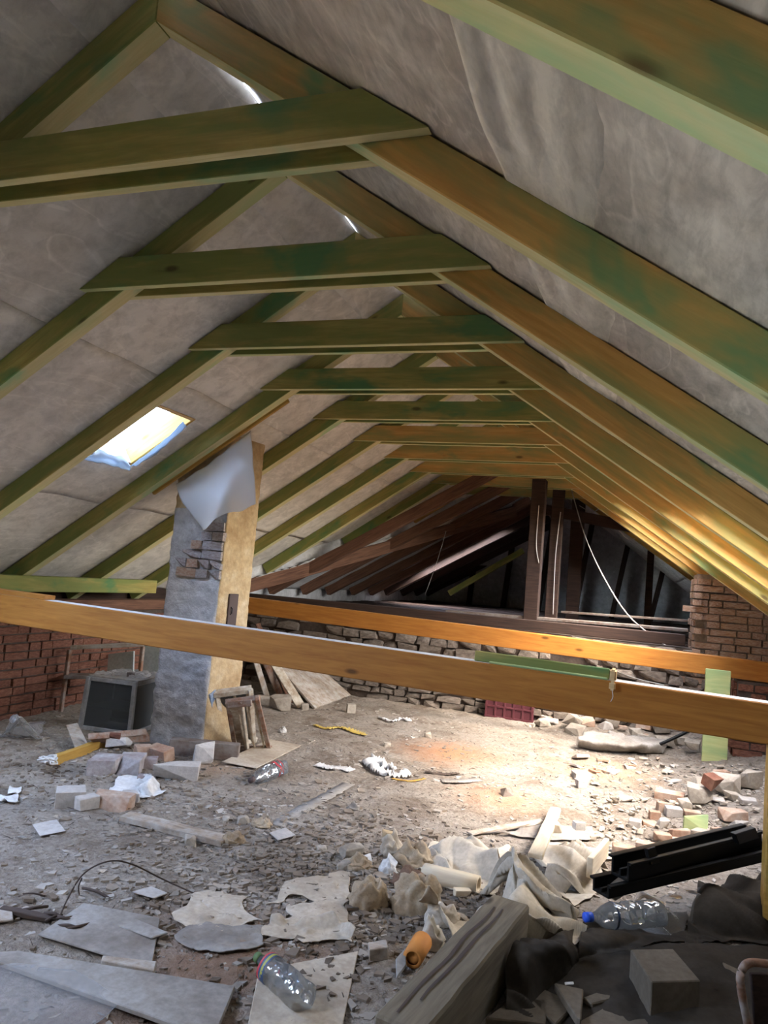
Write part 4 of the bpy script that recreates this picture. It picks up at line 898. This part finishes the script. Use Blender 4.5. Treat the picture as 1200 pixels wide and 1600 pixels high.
# black channel profiles
def channel(name, a, b, label, w=.09, h=.07):
    a, b = V(a), V(b); L = (b-a).length; bm = bmesh.new()
    for (y0, y1, z0, z1) in ((-w/2, w/2, 0, .012), (-w/2, -w/2+.012, 0, h), (w/2-.012, w/2, 0, h), (-w/2-.012, -w/2+.012, h-.012, h), (w/2-.012, w/2+.02, h-.012, h), (-.006, .006, 0, h*.5)):
        box_bm(bm, -L/2, L/2, y0, y1, z0, z1)
    t = tag(link(name, finish(bm, name, 'black', .002), frame_m(a, b)), label, 'channel'); return t
c1 = channel('black_channel', at(968, 1372, .27), at(1176, 1318, .30), 'upper black plastic channel across the right corner', .10, .085)
c2 = channel('black_channel', at(938, 1398, .20), at(1230, 1330, .26), 'lower black plastic channel, longer than the other', .10, .06)
slab('tab', at(1012, 1326, .40), at(1024, 1322, .40), at(1032, 1348, .33), at(1018, 1352, .33), .02, 'black', c1)
slab('clip', at(1140, 1300, .42), at(1172, 1290, .42), at(1178, 1306, .36), at(1146, 1316, .36), .03, 'black', c1)
# dark corner pieces
def corner_block(name, tl, tr, br, bl, z, h, mat, label, cat):
    return slab(name, at(*tl, z), at(*tr, z), at(*br, z), at(*bl, z), h, mat, None, label, cat, .004)
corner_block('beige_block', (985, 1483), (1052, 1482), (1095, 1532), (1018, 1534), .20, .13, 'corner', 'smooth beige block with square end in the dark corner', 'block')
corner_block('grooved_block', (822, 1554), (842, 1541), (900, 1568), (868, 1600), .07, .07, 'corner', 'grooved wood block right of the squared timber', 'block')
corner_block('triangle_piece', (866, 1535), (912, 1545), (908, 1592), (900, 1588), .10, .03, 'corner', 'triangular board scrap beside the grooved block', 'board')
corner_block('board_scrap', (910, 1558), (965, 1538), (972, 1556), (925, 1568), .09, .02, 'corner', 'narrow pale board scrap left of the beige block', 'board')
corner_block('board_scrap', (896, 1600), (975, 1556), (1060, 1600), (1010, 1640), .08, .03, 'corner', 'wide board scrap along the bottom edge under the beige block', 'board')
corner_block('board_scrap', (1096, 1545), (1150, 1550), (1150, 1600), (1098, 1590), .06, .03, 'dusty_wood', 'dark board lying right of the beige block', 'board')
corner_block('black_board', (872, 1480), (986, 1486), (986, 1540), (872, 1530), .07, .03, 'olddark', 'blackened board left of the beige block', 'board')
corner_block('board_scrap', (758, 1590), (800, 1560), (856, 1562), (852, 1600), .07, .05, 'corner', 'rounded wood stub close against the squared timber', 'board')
corner_block('white_scrap', (882, 1534), (896, 1533), (897, 1537), (883, 1538), .10, .004, 'paper', 'tiny white scrap in the dark corner', 'scrap')
corner_block('board_scrap', (1128, 1502), (1158, 1516), (1150, 1542), (1140, 1540), .10, .02, 'corner', 'pointed pale board scrap beside the bent chair tube', 'board')
ct = thing('chair_frame', 'dark bent chair frame cut off at the lower right corner', 'chair frame', at(1175, 1600, 0))
CT_ = [at(1172, 1625, .05), at(1166, 1590, .15), at(1158, 1545, .26), at(1158, 1520, .32), at(1170, 1505, .34), at(1200, 1506, .34), at(1240, 1512, .33)]
Qc = [catmull(CT_, i/40) for i in range(41)]; oc = Qc[0].copy()
link('bent_tube', tube_me('bent_tube', [q-oc for q in Qc], .014, 'rust_wood', 8), oc, ct)
slab('seat_back', at(1170, 1518, .31), at(1240, 1520, .31), at(1240, 1590, .14), at(1176, 1600, .12), .015, 'olddark', ct)

# ------------------------------------------------------------------ bottles
def bottle(name, label, pcap, pbase, rad, capmat, band=None, dent=1.0, bands=()):
    a, b = V(pcap), V(pbase); L = (b-a).length
    t = thing(name, label, 'bottle', (a+b)/2); Mx = frame_m(a, b, mid=False)
    def fn(p, th):
        d = dent*rad*0.14*N(p.x*14+rad, math.cos(th)*1.4, math.sin(th)*1.4+3)*min(1, p.x/(L*.3)); k = 1+d/max(.004, math.hypot(p.y, p.z)); return V((p.x, p.y*k, p.z*k))
    prof = [(0.02*L, rad*.30), (.08*L, rad*.32), (.12*L, rad*.40), (.20*L, rad*.78), (.28*L, rad), (.40*L, rad), (.42*L, rad*.93), (.46*L, rad*.93), (.48*L, rad), (.60*L, rad), (.62*L, rad*.92), (.66*L, rad*.92), (.68*L, rad), (.82*L, rad), (.84*L, rad*.94), (.87*L, rad), (.97*L, rad*.96), (L, rad*.75), (.98*L, rad*.4), (.96*L, .002)]
    link('body', lathe_me('body', prof, 'pet', 26, fn), Mx, t)
    link('cap', lathe_me('cap', [(-.035*L, .001), (-.035*L, rad*.36), (.05*L, rad*.37), (.05*L, rad*.3)], capmat, 16), Mx, t)
    for (x0, x1, m) in bands: link('label_band', lathe_me('label_band', [(x0*L, rad*1.02), (x1*L, rad*1.02)], m, 26, fn), Mx, t)
    return t
bottle('plastic_bottle', 'large clear bottle with red and dark label in the foreground', at(404, 1497, .06), at(478, 1562, .055), .052, 'greencap', bands=((.24, .27, 'redlabel'), (.275, .36, 'bluelabel'), (.30, .335, 'yellowlabel')))
bottle('plastic_bottle', 'crumpled clear bottle with red stripes in the middle of the floor', fl(392, 1228)+V((0, 0, .04)), fl(443, 1209)+V((0, 0, .055)), .055, 'sootdoor', bands=((.66, .70, 'redlabel'), (.76, .79, 'redlabel')), dent=2.2)
bottle('plastic_bottle', 'clear bottle with blue cap lying by the black channel', at(918, 1433, .235), at(1034, 1428, .22), .052, 'blue', bands=((.30, .33, 'bluelabel'),))

# ------------------------------------------------------------------ rags, paper, boards on the near floor
def ragl(name, px, py, wpx, hp, mat, label, cat, seed, amp=.03, fr=12, z=None):
    # a soft crumpled bundle
    p = fl(px, py); k = mpp(p)*wpx/2; hh = mpp(p)*hp
    bm = bmesh.new(); bmesh.ops.create_icosphere(bm, subdivisions=4, radius=1)
    for v in bm.verts:
        d = v.co.normalized(); e = RG(d.x*1.9+seed, d.y*2.3, d.z*2.6+seed)-.4; f = abs(math.sin(d.y*5+3*N(d.x*1.5, d.z*2, seed)))
        s = 1+.34*e-.16*f
        fz = TL(d.x*2.2, d.y*2.2, seed)-.5
        v.co = V((d.x*k*s, d.y*k*.75*s, max(-.15, d.z)**1.0*hh*(1+.3*N(d.x*2, d.y*2, seed+4)+.5*fz-.12*f)+hh*.12)) if d.z > 0 else V((d.x*k*s, d.y*k*.75*s, max(-.15, d.z)*hh+hh*.12))
    me = finish(bm, name, mat, 0, 1, True)
    return tag(link(name, me, rotm(p, YAW+.3*math.sin(seed))), label, cat)
ragl('sack', 648, 1424, 84, 62, 'sack', 'brown sack with a knotted ear beside the squared timber', 'sack', 3)
patch('sack_ear', [[at(655, 1398, .12), at(672, 1402, .12), at(690, 1408, .1)], [at(668, 1388, .19), at(677, 1386, .22), at(690, 1398, .18)], [at(672, 1380, .2), at(679, 1378, .26), at(688, 1390, .2)]], 'sack', None, None, 14, 14, .01, 12, .006, 5, True, 0, bpy.data.objects['sack'], hung=True)
ragl('rag', 575, 1412, 66, 46, 'sack', 'greyish rag bundle left of the brown sack', 'rag', 8)
ragl('leaf_clump', 643, 1352, 66, 44, 'sack', 'brown clump of wilted rags behind the sack', 'rag', 12)
ragl('leaf_clump', 612, 1336, 40, 32, 'card', 'small curled grey rag left of the wilted clump', 'rag', 15)
ragl('crumb_heap', 640, 1384, 64, 26, 'soil', 'low reddish heap of crumbs between clump and sack', 'heap', 17)
ragl('rag', 560, 1358, 46, 22, 'sack', 'small flattened rag below the grey cobble', 'rag', 19)
ragl('rag', 690, 1440, 60, 30, 'card', 'sand-coloured rag at the edge of the squared timber', 'rag', 22)
ragl('cloth_bag', 672, 1478, 46, 40, 'tarp', 'pale cloth bag against the squared timber', 'bag', 25)
ragl('rag', 364, 1316, 40, 20, 'sack', 'little curled rag beside the grey plank end', 'rag', 27)
ragl('paper_wad', 605, 1366, 34, 20, 'paper', 'white crumpled paper wad left of the clump', 'paper', 29)
lump('cobble', 549, 1338, 44, .62, .85, 'stone', 'grey rounded cobble on the dusty floor', 'stone', 620, .5, .08, .75)
lump('ochre_stone', 608, 1314, 22, .8, .9, 'ochre', 'ochre stone behind the grey cobble', 'stone', 621, .2, .15, .3)
lump('clod', 536, 1358, 22, .8, .9, 'stone', 'brown pointed clod in front of the grey cobble', 'stone', 622, .2, .22, .2)
lump('clod', 502, 1330, 18, .6, .9, 'stone', 'small clod left of the grey cobble', 'stone', 623, .2, .2, .3)
lump('clod', 297, 1320, 20, .8, .9, 'stone', 'grey pebble in front of the grey plank', 'stone', 624, .2, .12, .6)
lump('clod', 380, 1284, 20, .6, .9, 'stone', 'dark clod right of the grey plank, on bare floor', 'stone', 625, .2, .25, .2)
lump('clod', 353, 1282, 12, .7, .9, 'stone', 'tiny clod left of the dark clod', 'stone', 626, .2, .2, .3)
lump('clod', 792, 1243, 22, .75, .9, 'dusty_wood', 'dark clod alone at the edge of the sunlit floor', 'stone', 627, .2, .22, .3)
lump('clod', 668, 1152, 12, .8, .9, 'stone', 'small pale stone near the orange dust stain', 'stone', 628, .2, .22, .3)
lump('clod', 605, 1166, 12, .6, .9, 'stone', 'small dark clod left of the orange dust stain', 'stone', 629, .2, .22, .3)
slab('paper_piece', fl(546, 1354)+V((0, 0, .03)), fl(578, 1344)+V((0, 0, .04)), fl(582, 1356)+V((0, 0, .02)), fl(556, 1361)+V((0, 0, .01)), .003, 'paper', None, 'white card piece below the grey cobble', 'paper')
slab('paper_piece', fl(600, 1362)+V((0, 0, .01)), fl(606, 1346)+V((0, 0, .05)), fl(621, 1356)+V((0, 0, .03)), fl(614, 1366)+V((0, 0, .01)), .003, 'paper', None, 'pale paper piece standing before the wilted clump', 'paper')
slab('wood_piece', fl(573, 1492)+V((0, 0, .05)), fl(602, 1487)+V((0, 0, .05)), fl(605, 1500)+V((0, 0, .05)), fl(575, 1505)+V((0, 0, .05)), .05, 'grey_wood', None, 'small rectangular wood piece near the pale cloth bag', 'wood block')
slab('sponge', fl(617, 1514)+V((0, 0, .04)), fl(632, 1504)+V((0, 0, .06)), fl(634, 1520)+V((0, 0, .03)), fl(619, 1532)+V((0, 0, .01)), .012, 'greyboard', None, 'rounded grey flap left of the orange clay tube', 'scrap')
q0, q1 = fl(643, 1516)+V((0, 0, .045)), fl(662, 1484)+V((0, 0, .05))
tag(link('clay_tube', lathe_me('clay_tube', [(0, .026), (0, .040), (.14, .042), (.14, .03), (.01, .026), (.02, .001)], 'orange', 16), frame_m(q0, q1, mid=False)), 'orange clay tube wedged against the squared timber', 'tube')
patch('paper_sheet', [[(412, 1464, 0.007), (450, 1478, 0.006), (500, 1478, 0.006), (548, 1482, 0.007), (566, 1484, 0.006)], [(440, 1440, 0.031), (470, 1436, 0.062), (505, 1442, 0.056), (540, 1452, 0.050), (566, 1462, 0.031)], [(462, 1426, 0.031), (480, 1416, 0.081), (512, 1426, 0.062), (545, 1430, 0.037), (562, 1440, 0.031)], [(470, 1416, 0.012), (490, 1408, 0.031), (520, 1404, 0.031), (548, 1402, 0.019), (565, 1408, 0.012)]], 'card', 'big crumpled dusty paper in front of the rag bundle', 'paper', 54, 44, .045, 11, .003, 33, False, .03)
patch('paper_sheet', [[(290, 1436, 0.012), (330, 1452, 0.012), (380, 1452, 0.012), (420, 1450, 0.012)], [(294, 1420, 0.043), (335, 1424, 0.062), (378, 1424, 0.037), (415, 1426, 0.037)], [(310, 1412, 0.037), (340, 1408, 0.056), (380, 1410, 0.031), (410, 1414, 0.031)], [(330, 1402, 0.006), (350, 1396, 0.012), (384, 1398, 0.012), (410, 1404, 0.006)]], 'card', 'curled brown paper with raised near edge, left of the big one', 'paper', 48, 30, .04, 12, .003, 37, False, .03)
patch('paper_sheet', [[(424, 1408, 0.019), (470, 1402, 0.019), (530, 1406, 0.012), (556, 1394, 0.019)], [(440, 1392, 0.031), (480, 1384, 0.031), (525, 1386, 0.031), (552, 1380, 0.037)], [(470, 1372, 0.012), (500, 1368, 0.012), (535, 1368, 0.012), (556, 1368, 0.012)]], 'card', 'flat dusty paper behind the big crumpled one', 'paper', 40, 24, .028, 11, .003, 43, False, .04)
patch('paper_sheet', [[(270, 1466, 0.007), (310, 1490, 0.007), (372, 1498, 0.007), (412, 1484, 0.007)], [(290, 1452, 0.010), (330, 1462, 0.011), (375, 1470, 0.011), (412, 1464, 0.010)], [(318, 1442, 0.007), (345, 1448, 0.007), (380, 1452, 0.007), (420, 1452, 0.007)]], 'greyboard', 'flat torn grey felt piece left of the foreground bottle', 'felt', 40, 24, .008, 10, .004, 47, False, .05)
def floorslab(name, q, z, t, mat, label, cat): return slab(name, *[fl(*p)+V((0, 0, z)) for p in q], t, mat, None, label, cat)
floorslab('grey_board', [(-40, 1505), (28, 1500), (366, 1556), (332, 1640)], .035, .018, 'greyboard', 'large dusty grey board in the left foreground under clear film', 'board')
patch('plastic_film', [[(-30, 1620, .045), (60, 1630, .045), (150, 1600, .045), (190, 1560, .04)], [(-30, 1560, .05), (50, 1570, .05), (110, 1545, .05), (150, 1532, .045)], [(-20, 1520, .045), (28, 1520, .05), (80, 1518, .05), (125, 1518, .045)], [(-10, 1508, .042), (26, 1502, .045), (70, 1508, .045), (115, 1514, .042)]], 'thinfilm', 'clear wrinkled film lying over the large grey board', 'plastic film', 60, 50, .0022, 9, .001, 51, sharp=False)
floorslab('board_piece', [(158, 1512), (243, 1521), (239, 1536), (156, 1520)], .045, .03, 'grey_wood', 'narrow raised board piece behind the large grey board', 'board')
floorslab('cardboard', [(404, 1520), (560, 1490), (528, 1640), (380, 1640)], .012, .006, 'card', 'flat brown cardboard under the foreground bottle', 'cardboard')
floorslab('fibre_board', [(58, 1466), (130, 1416), (250, 1440), (236, 1520)], .016, .008, 'greyboard', 'thin grey fibreboard sheet behind the large board', 'board')
floorslab('board_piece', [(168, 1452), (205, 1444), (262, 1468), (236, 1477)], .03, .008, 'greyboard', 'small grey board piece lying on the fibreboard', 'board')
floorslab('board_piece', [(-20, 1424), (18, 1422), (20, 1444), (-20, 1450)], .02, .01, 'grey_wood', 'cut-off grey board piece at the left edge', 'board')
floorslab('cardboard', [(50, 1292), (88, 1284), (102, 1302), (62, 1310)], .014, .004, 'dust', 'square pale card lying alone on the left floor', 'cardboard')
floorslab('felt_piece', [(346, 1196), (420, 1160), (470, 1170), (400, 1206)], .03, .008, 'card', 'flat dusty card in front of the window sashes', 'cardboard')
floorslab('felt_piece', [(205, 1400), (236, 1391), (262, 1402), (240, 1410)], .02, .006, 'dust', 'pale flake plate on the floor below the wire', 'felt')
floorslab('felt_piece', [(420, 1306), (446, 1298), (462, 1310), (434, 1318)], .02, .006, 'dust', 'pale flake plate left of the small clod', 'felt')
plank('plank', 194, 1280, 352, 1320, .10, .035, 'grey_wood', 'grey plank with raw end lying on the left floor', 'plank', wob=.003)
plank('slat', 0, 1424, 82, 1440, .035, .02, 'twig', 'dark strip of wood at the left edge', 'strip')
cable('wire', [(88, 1446, .01), (104, 1408, .05), (130, 1366, .16), (168, 1346, .22), (205, 1350, .18), (255, 1374, .07), (308, 1398, .01)], .0035, 'twig', 'thin dark wire arching over the left floor', 'wire')
cable('wire', [(124, 1398, .005), (123, 1385, .06), (128, 1372, .13)], .003, 'twig', 'short twig standing under the arching wire', 'wire')
TW = sorted((random.Random(800+k).uniform(40, 160), k) for k in range(9))
for n_, (px, k) in enumerate(TW):
    r2 = random.Random(900+k); py = r2.uniform(1396, 1450)
    a = r2.uniform(-.6, .6); l = r2.uniform(12, 30)
    cable('twig', [(px-l*math.cos(a), py-l*math.sin(a)*.6, .012), (px, py+r2.uniform(-4, 4), .03), (px+l*math.cos(a), py+l*math.sin(a)*.6, .012)], r2.uniform(.003, .008), 'twig', 'dark dry twig in the tangle under the wire, %s from the left' % ORDW[n_], 'twig')['group'] = 'twigs under the wire'
# tapes, scraps and strips farther back
def strip_on_floor(name, pts, w, mat, label, cat, amp=.012, seed=0, n=40):
    P = [fl(*q) for q in pts]; Q = [catmull(P, i/n) for i in range(n+1)]; o = Q[n//2].copy(); vs = []; fs = []
    for i, q in enumerate(Q):
        d = (Q[min(i+1, n)]-Q[max(i-1, 0)]).normalized(); s = V((-d.y, d.x, 0)).normalized(); ww = w*(1+.35*N(i*.6, seed))
        for e in (-1, 0, 1): vs.append(q+s*(e*ww/2)+V((0, 0, .008+amp*abs(N(i*.5, e*2, seed))*2))-o)
    for i in range(n):
        for e in (0, 1): fs.append((i*3+e, i*3+e+1, i*3+e+4, i*3+e+3))
    return tag(thick(link(name, mesh(name, vs, fs, mat, True), o), .002), label, cat)
strip_on_floor('yellow_tape', [(492, 1134), (510, 1140), (530, 1138), (555, 1146), (572, 1150)], .06, 'yellow', 'crumpled yellow tape on the back floor', 'tape', .02, 1)
strip_on_floor('white_strip', [(594, 1122), (612, 1128), (628, 1124), (640, 1128)], .06, 'paper', 'white plastic strip on the back floor, right of the tape', 'strip', .02, 2)
strip_on_floor('white_strip', [(574, 1192), (590, 1206), (612, 1214), (640, 1212)], .10, 'paper', 'tangled white plastic shreds in the middle of the floor', 'strip', .05, 3)
strip_on_floor('white_strip', [(585, 1190), (600, 1200), (618, 1204)], .07, 'paper', 'short white shred behind the tangled ones', 'strip', .05, 7)
strip_on_floor('paper_strip', [(494, 1196), (515, 1201), (535, 1202), (550, 1206)], .11, 'paper', 'flat white paper left of the tangled shreds', 'paper', .012, 4)
strip_on_floor('floor_strip', [(432, 1292), (470, 1268), (510, 1246), (545, 1226)], .10, 'greyboard', 'long pale grey strip flat on the middle floor', 'strip', .002, 5)
strip_on_floor('dark_strip', [(664, 1208), (690, 1211), (716, 1210)], .05, 'twig', 'dark flat strip at the right of the middle floor', 'strip', .01, 6)
strip_on_floor('grey_strip', [(690, 1222), (720, 1222), (748, 1220)], .09, 'greyboard', 'wide grey strip just below the dark strip', 'strip', .008, 8)
strip_on_floor('lath_strip', [(612, 1218), (640, 1222), (664, 1218)], .03, 'ochre_wood', 'thin brown lath right of the tangled shreds', 'lath', .004, 9)
ragl('paper_wad', 441, 1144, 14, 9, 'paper', 'small white paper wad right of the window sashes', 'paper', 31)
ragl('paper_wad', 553, 1264, 22, 10, 'greyboard', 'grey crumpled wad right of the long pale strip', 'paper', 35)
ragl('rag', 408, 1290, 34, 12, 'sack', 'flat brown rag at the near end of the long pale strip', 'rag', 36)
# ------------------------------------------------------------------ cables hanging in the old wing
cable('cable', [aty(893, 766, 10.9), aty(915, 840, 10.5), aty(945, 905, 10.0), aty(985, 965, 9.6), aty(1045, 1012, 9.25)], .008, 'cord', 'long pale cable sagging from the last truss to the right', 'cable', True)
cable('cable', [aty(842, 790, 9.5), aty(838, 850, 9.5), aty(842, 880, 9.5)], .005, 'cord', 'pale cable hanging along the leftmost post', 'cable', True)
cable('cable', [aty(876, 800, 10.3), aty(868, 870, 10.3), aty(864, 960, 10.3)], .006, 'cord', 'pale cable hanging straight down by the middle post', 'cable', True)
cable('cable', [aty(905, 790, 11), aty(925, 800, 11), aty(945, 796, 11), aty(975, 838, 11), aty(992, 842, 11)], .006, 'cord', 'looped pale cable under the right rafters', 'cable', True)
cable('cable', [aty(697, 830, 11), aty(682, 880, 11), aty(664, 930, 11)], .004, 'cord', 'thin wire hanging across the old brown rafters', 'cable', True)
# ------------------------------------------------------------------ loose flakes: the larger ones singly, the rest as one litter
r = random.Random(99)
def flake_me(s, seed, mat):
    rr = random.Random(seed); n = rr.choice((4, 5, 5, 6)); bm = bmesh.new()
    ang = sorted(rr.uniform(0, 6.283) for _ in range(n)); ring = [(math.cos(a)*rr.uniform(.6, 1), math.sin(a)*rr.uniform(.35, .8)) for a in ang]
    top = [bm.verts.new((x*s, y*s, .004+s*.12*rr.random())) for x, y in ring]; bot = [bm.verts.new((x*s*.96, y*s*.96, 0)) for x, y in ring]
    bm.faces.new(top); bm.faces.new(bot[::-1])
    for i in range(n): bm.faces.new((top[i], bot[i], bot[(i+1) % n], top[(i+1) % n]))
    return finish(bm, 'flake', mat)
fc = [flake_me(1.0, 1000+k, ('dust', 'card', 'greyboard', 'chips')[k % 4]) for k in range(16)]
def busy(px, py): return (py < 1180 and px > 430) or (px > 560 and py > 1310 and px*0.95+py > 2020)
k = 0
while k < 110:
    px, py = r.uniform(5, 760), 1190+400*r.random()**1.3
    if busy(px, py): continue
    p = fl(px, py); s = mpp(p)*r.uniform(5, 13)
    tag(link('flake', r.choice(fc), rotm(p+V((0, 0, .002)), r.uniform(0, 6.3), r.uniform(-.12, .12)) @ Matrix.Diagonal((s, s, s, 1))), 'thin flake of plaster or felt lying loose on the dusty floor', 'flake', 'loose flakes on the floor'); k += 1
vs, fs = [], []
def chip(p, s):
    n = r.choice((3, 4, 4, 5)); a0 = r.uniform(0, 6.28); b = len(vs); tx, ty = r.uniform(-.35, .35), r.uniform(-.35, .35); e = r.uniform(.25, .9); c, d = math.cos(a0), math.sin(a0)
    for i in range(n):
        t = 6.283*i/n+r.uniform(-.4, .4); x = s*math.cos(t)*r.uniform(.7, 1); y = s*e*math.sin(t)
        X, Y = c*x-d*y, d*x+c*y; vs.append((p.x+X, p.y+Y, p.z+.0015+.16*s+.6*(tx*X+ty*Y)))
    for i in range(n): q = vs[b+i]; vs.append((q[0], q[1], min(q[2], p.z)-.004))
    fs.append(tuple(range(b, b+n)))
    for i in range(n): fs.append((b+i, b+n+i, b+n+(i+1) % n, b+(i+1) % n))
cnt = 0
while cnt < 11000:
    x, y = r.uniform(-3.3, 3.2), 1.8+7.0*r.random()**1.2
    dens = .35+.9*max(0, N(x*1.1, y*1.1, 2))+1.0*math.exp(-((x-.5)**2/.5+(y-3.6)**2/.6))+.7*math.exp(-((x+1.9)**2/.8+(y-4.6)**2/.5))+.9*max(0, min(1, x-1.4))
    if r.random() > dens: continue
    chip(V((x, y, H(x, y))), r.choice((.004, .006, .008, .011, .016, .022, .03))*r.uniform(.7, 1.2)); cnt += 1
o = tag(link('litter', mesh('litter', vs, fs, 'chips')), 'fine litter of plaster chips strewn over the whole floor', 'litter'); o['kind'] = 'stuff'
vs, fs = [], []
for _ in range(900):
    x, y = r.uniform(-2.5, 2.4), 2.0+6*r.random(); L = r.uniform(.015, .07); a = r.uniform(0, 6.28); p = V((x, y, H(x, y)+.004)); c, s = math.cos(a)*L, math.sin(a)*L; w = r.uniform(.001, .003); b = len(vs); up = r.uniform(0, .02)
    vs += [(p.x-s*w/L, p.y+c*w/L, p.z), (p.x+s*w/L, p.y-c*w/L, p.z), (p.x+c, p.y+s, p.z+up), (p.x+c*.5, p.y+s*.5, p.z+up*.5+w*2)]
    fs += [(b, b+1, b+2), (b, b+3, b+2), (b+1, b+2, b+3), (b, b+1, b+3)]
o = tag(link('litter', mesh('litter', vs, fs, 'twig')), 'dark straws and splinters strewn over the floor', 'litter'); o['kind'] = 'stuff'

vs, fs = [], []
r = random.Random(123); c0 = 0
while c0 < 2600:                                          # curled dark scraps round the rags
    x, y = r.gauss(.45, .55), r.gauss(3.6, .55)
    if not (1.9 < y < 5.2) or (x > 1.0 and y < 3.4): continue
    chip(V((x, y, H(x, y)+.004)), r.choice((.008, .012, .018, .026, .036))*r.uniform(.7, 1.2)); c0 += 1
c0 = 0
while c0 < 600:                                          # and round the left rubble
    x, y = r.gauss(-1.7, .7), r.gauss(4.4, .5)
    if not (2.5 < y < 5.2 and x > -3.2): continue
    chip(V((x, y, H(x, y)+.004)), r.choice((.008, .012, .018, .026, .036))*r.uniform(.7, 1.2)); c0 += 1
o = tag(link('scrap_litter', mesh('scrap_litter', vs, fs, 'scraps')), 'darker curled scraps littered round the rags and the left bricks', 'litter'); o['kind'] = 'stuff'
bm = bmesh.new()
for k in range(420):                                      # crumbs filling the rubble bank
    px, py = r.uniform(925, 1185), r.uniform(1196, 1318)
    if px < 1010 and py < 1240 and r.random() < .8: continue
    p = fl(px, py); s = mpp(p)*r.choice((2.5, 3, 4, 5, 7)); pts = []
    for q in range(9): pts.append(bm.verts.new(p+V((r.uniform(-1, 1)*s, r.uniform(-1, 1)*s, r.uniform(-.1, 1.0)*s))))
    res = bmesh.ops.convex_hull(bm, input=pts)
    bmesh.ops.delete(bm, geom=list({g for g in res['geom_interior']+res['geom_unused'] if isinstance(g, bmesh.types.BMVert)}), context='VERTS')
o = tag(link('rubble_crumbs', finish(bm, 'rubble_crumbs', 'stone')), 'small crumbs filling the rubble bank on the right', 'rubble'); o['kind'] = 'stuff'
